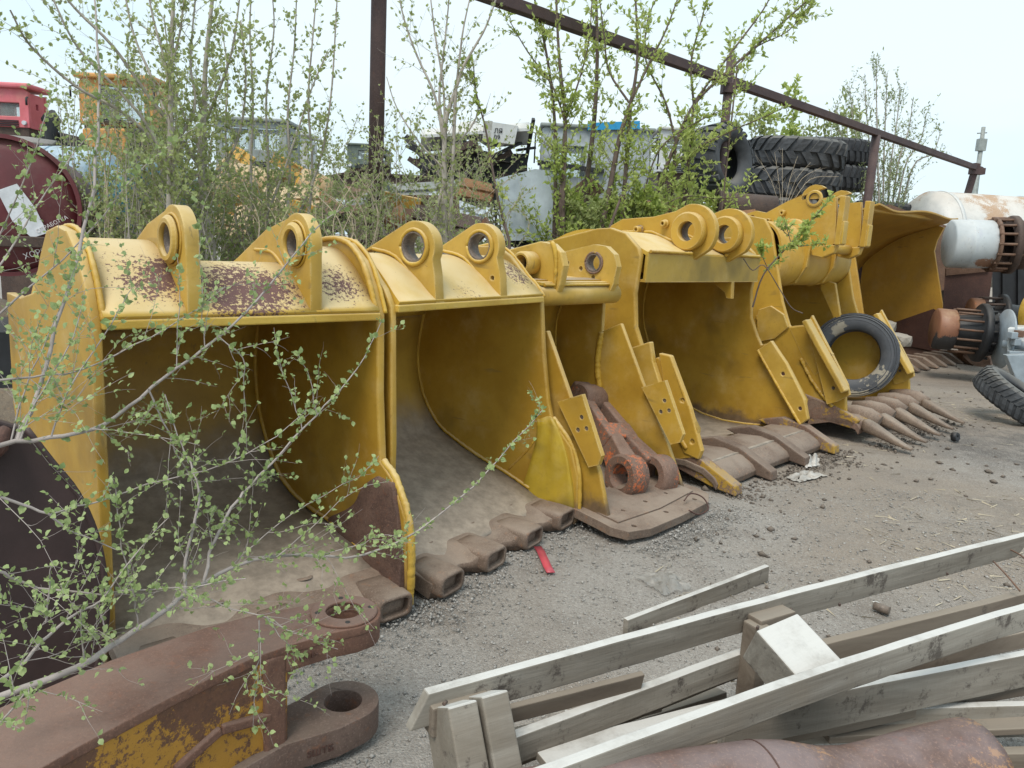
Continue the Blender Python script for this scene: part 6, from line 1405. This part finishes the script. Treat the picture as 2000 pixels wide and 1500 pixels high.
for k in range(12):
    px = 1060 + k * 31; Y = rnd.uniform(8.3, 8.9) if px < 1300 else rnd.uniform(10.2, 10.8)
    st = [([(px + rnd.uniform(-12, 12), 500), (px + rnd.uniform(-30, 30), 440), (px + rnd.uniform(-50, 50), rnd.uniform(360, 410))], Y, .006, .002) for _ in range(5)]
    plant('young_maple', '%s %s green shoot %s' % ('taller' if k % 2 else 'low', 'lime' if k % 3 else 'olive', beside(px)), 'shoot', st, 200 + k, m_bark_d, m_leaf_lime if k % 3 else m_leaf_olive, 'leafy shoots under the saplings', per_m=14, tl=(.12, .35), leaf_step=.05, leaf_len=(.04, .07), wide=.25, cluster=4, stem_name='stem')

# ------------------------------------------------------------------ foreground shrub with arching branches
fs = thing('foreground_shrub', 'pale barked shrub with small fresh leaves arching across the nearest bucket', 'shrub', (-1.6, 1.75, 0))
mi = np.array([-1.6, 1.75, 0])
rg = np.random.default_rng(4)
limbs = [  # pixels, depth start/end, base and tip radius
    ([(-60, 880), (0, 868), (95, 855), (180, 838), (250, 795), (320, 738), (400, 678), (480, 610), (545, 535), (610, 455), (690, 390)], (1.75, 2.3), .0085, .002),
    ([(-40, 1380), (0, 1362), (148, 1305), (235, 1251), (315, 1195), (362, 1162), (427, 1120), (495, 1094), (585, 1084), (675, 1088), (778, 1060), (895, 976), (975, 895), (1060, 800)], (1.5, 2.5), .012, .0016),
    ([(360, 1163), (362, 1093), (382, 1008), (389, 958), (372, 905), (345, 850), (322, 770)], (1.85, 2.0), .006, .0015),
    ([(398, 1135), (418, 1053), (468, 972), (488, 950), (552, 880), (616, 812), (664, 760), (712, 696), (746, 625)], (1.9, 2.4), .006, .0015),
    ([(-30, 960), (40, 985), (95, 1005), (130, 1035), (185, 1055), (230, 1075)], (1.6, 1.75), .005, .0015),
    ([(-20, 1105), (20, 1125), (80, 1148), (200, 1156), (340, 1148), (480, 1130)], (1.6, 1.8), .005, .0015),
    ([(0, 1330), (50, 1290), (95, 1240), (150, 1195), (200, 1170), (260, 1085), (330, 1010)], (1.5, 1.8), .006, .0015),
    ([(96, 1005), (150, 992), (220, 970), (320, 938), (440, 905), (540, 850), (600, 800)], (1.66, 2.1), .003, .0012),
    ([(372, 1156), (395, 1168), (455, 1190), (520, 1205), (560, 1228), (600, 1245), (660, 1268)], (1.90, 1.93), .003, .001),
    ([(520, 1205), (545, 1240), (590, 1288)], (1.88, 1.9), .002, .0008),
    ([(506, 1212), (504, 1290), (500, 1340), (494, 1420)], (1.86, 1.88), .0025, .001),
    ([(90, 1215), (98, 1130), (102, 1095)], (1.55, 1.55), .003, .001),
    ([(215, 1248), (205, 1220), (188, 1190), (180, 1150)], (1.7, 1.7), .003, .001),
    ([(165, 1290), (160, 1230), (158, 1190)], (1.65, 1.65), .0025, .001),
    ([(270, 1222), (262, 1170), (245, 1100), (232, 1000), (218, 930)], (1.8, 1.8), .003, .001),
    ([(-10, 1420), (45, 1360), (60, 1340), (48, 1410)], (1.4, 1.4), .003, .001),
    ([(-20, 745), (60, 735), (160, 722), (260, 675), (360, 618), (440, 560)], (1.8, 2.1), .004, .0012),
    ([(35, 860), (70, 775), (110, 640), (152, 495), (182, 365), (194, 215), (190, 80), (182, -30)], (1.9, 2.5), .008, .003),
    ([(20, 868), (48, 760), (95, 650), (165, 480)], (1.85, 2.0), .003, .001),
    ([(40, 858), (70, 790), (120, 700), (150, 640), (165, 570)], (1.75, 1.9), .003, .001),
    ([(100, 853), (130, 770), (180, 690), (235, 605), (260, 560)], (1.8, 1.9), .003, .001),
    ([(400, 678), (396, 620), (392, 540), (388, 430)], (2.05, 2.1), .002, .0008), ([(345, 715), (350, 600), (346, 500)], (2.0, 2.05), .002, .0008),
    ([(180, 838), (300, 850), (390, 870)], (1.85, 1.85), .002, .0008), ([(290, 760), (330, 850), (370, 930), (430, 1010), (470, 1060)], (1.9, 2.1), .003, .001),
    ([(430, 660), (475, 700), (478, 760), (482, 880)], (2.1, 2.1), .0025, .0008), ([(590, 840), (572, 780), (545, 700), (535, 640)], (2.15, 2.15), .002, .0008), ([(620, 810), (605, 740), (582, 690)], (2.2, 2.2), .002, .0008),
    ([(-30, 560), (30, 470), (120, 330), (190, 240)], (2.0, 2.3), .004, .001), ([(-30, 640), (60, 560), (160, 470), (290, 320), (400, 240)], (2.0, 2.5), .004, .001), ([(-20, 500), (60, 320), (80, 250), (100, 190)], (2.2, 2.3), .003, .001),
    ([(600, 1084), (690, 1070), (740, 1045), (790, 1050)], (2.1, 2.1), .002, .0008), ([(540, 1088), (610, 1030), (690, 960), (760, 940)], (2.05, 2.2), .0022, .0008), ([(450, 1110), (520, 1040), (600, 985), (700, 930), (740, 890)], (2.0, 2.2), .0022, .0008)]
S = []
for pix, (ya, yb), r0, r1 in limbs:
    p = pxstem(pix, ya, yb, 3); p[1:-1] += rg.normal(0, .002, p[1:-1].shape); S.append((p, np.linspace(r0 * .78, r1 * .8, len(p))))
for i, (p, r) in enumerate(S):
    V, F = twig_mesh([(p - mi, r)], 7); np_mesh('branch', V, F, m_bark_p, fs, True)
rootp = np.array([[-1.62, 1.72, -.03], [-1.58, 1.66, .2], [-1.45, 1.6, .42]])
V, F = twig_mesh([(rootp - mi, np.array([.02, .017, .012]))], 8); np_mesh('stump', V, F, m_bark_p, fs, True)
tw, P, D, L = grow(S, rg, per_m=10, tl=(.08, .30), sub=1, leaf_step=.026, leaf_len=(.008, .019), cluster=2, twig_r=.001, start=.08, bare=.22, spread=(25, 65), droop=.15)
# extra leaves straight on the limbs
def on_limbs(S, step):
    P, D = [], []
    for p, r in S:
        d = np.diff(p, axis=0); l = np.linalg.norm(d, axis=1); cs = np.cumsum(l); s = cs[-1] * .1
        while s < cs[-1]:
            k = min(np.searchsorted(cs, s), len(l) - 1); q = p[k] + d[k] * (s - cs[k] + l[k]) / l[k]
            for _ in range(3): P.append(q + rg.normal(size=3) * .003); D.append(d[k] / l[k] * .4 + rg.normal(size=3) * .6 + np.array([0, 0, .3]))
            s += step * rg.uniform(.5, 1.5)
    return np.array(P), np.array(D)
P2, D2 = on_limbs(S, .042); P = np.concatenate([P, P2]); D = np.concatenate([D, D2]); L = np.concatenate([L, rg.uniform(.011, .024, len(P2))])
V, F = twig_mesh([(p - mi, r) for p, r in tw], 4); tag(np_mesh('twigs', V, F, m_bark_p, fs), kind='stuff')
q = P - np.array(CO); vis = (q @ np.array(CF) > .2)
sx = np.where(vis, 1000 + FPX * (q @ np.array(CR)) / np.maximum(q @ np.array(CF), .2), -9); sy = np.where(vis, 750 - FPX * (q @ np.array(CU)) / np.maximum(q @ np.array(CF), .2), -9)
inn = (sx > 0) & (sx < 2000) & (sy > 0) & (sy < 1500)
big = np.argsort(-np.where(inn, L / np.linalg.norm(q, axis=1), 0))[:300]
rest = np.setdiff1d(np.arange(len(P)), big)
V, F = leaf_arrays(P[rest] - mi, D[rest], L[rest], rg, .40); tag(np_mesh('leaves', V, F, m_leaf_near, fs), kind='stuff')
V, F = leaf_arrays(np.zeros((1, 3)), np.array([[1., 0, 0]]), np.array([1.0]), rg, .40)
proto = np_mesh('leaf', V, F, m_leaf_near); lme = proto.data; bpy.data.objects.remove(proto, do_unlink=True)
for i in big:
    o = bpy.data.objects.new('leaf', lme); col.objects.link(o); o.parent = fs
    d = Vector(D[i]).normalized(); yv = Vector(rg.normal(size=3)); yv = (yv - d * yv.dot(d)).normalized()
    m = Matrix((d, yv, d.cross(yv))).transposed() * float(L[i]); m = m.to_4x4(); m.translation = Vector(P[i] - mi); o.matrix_local = m
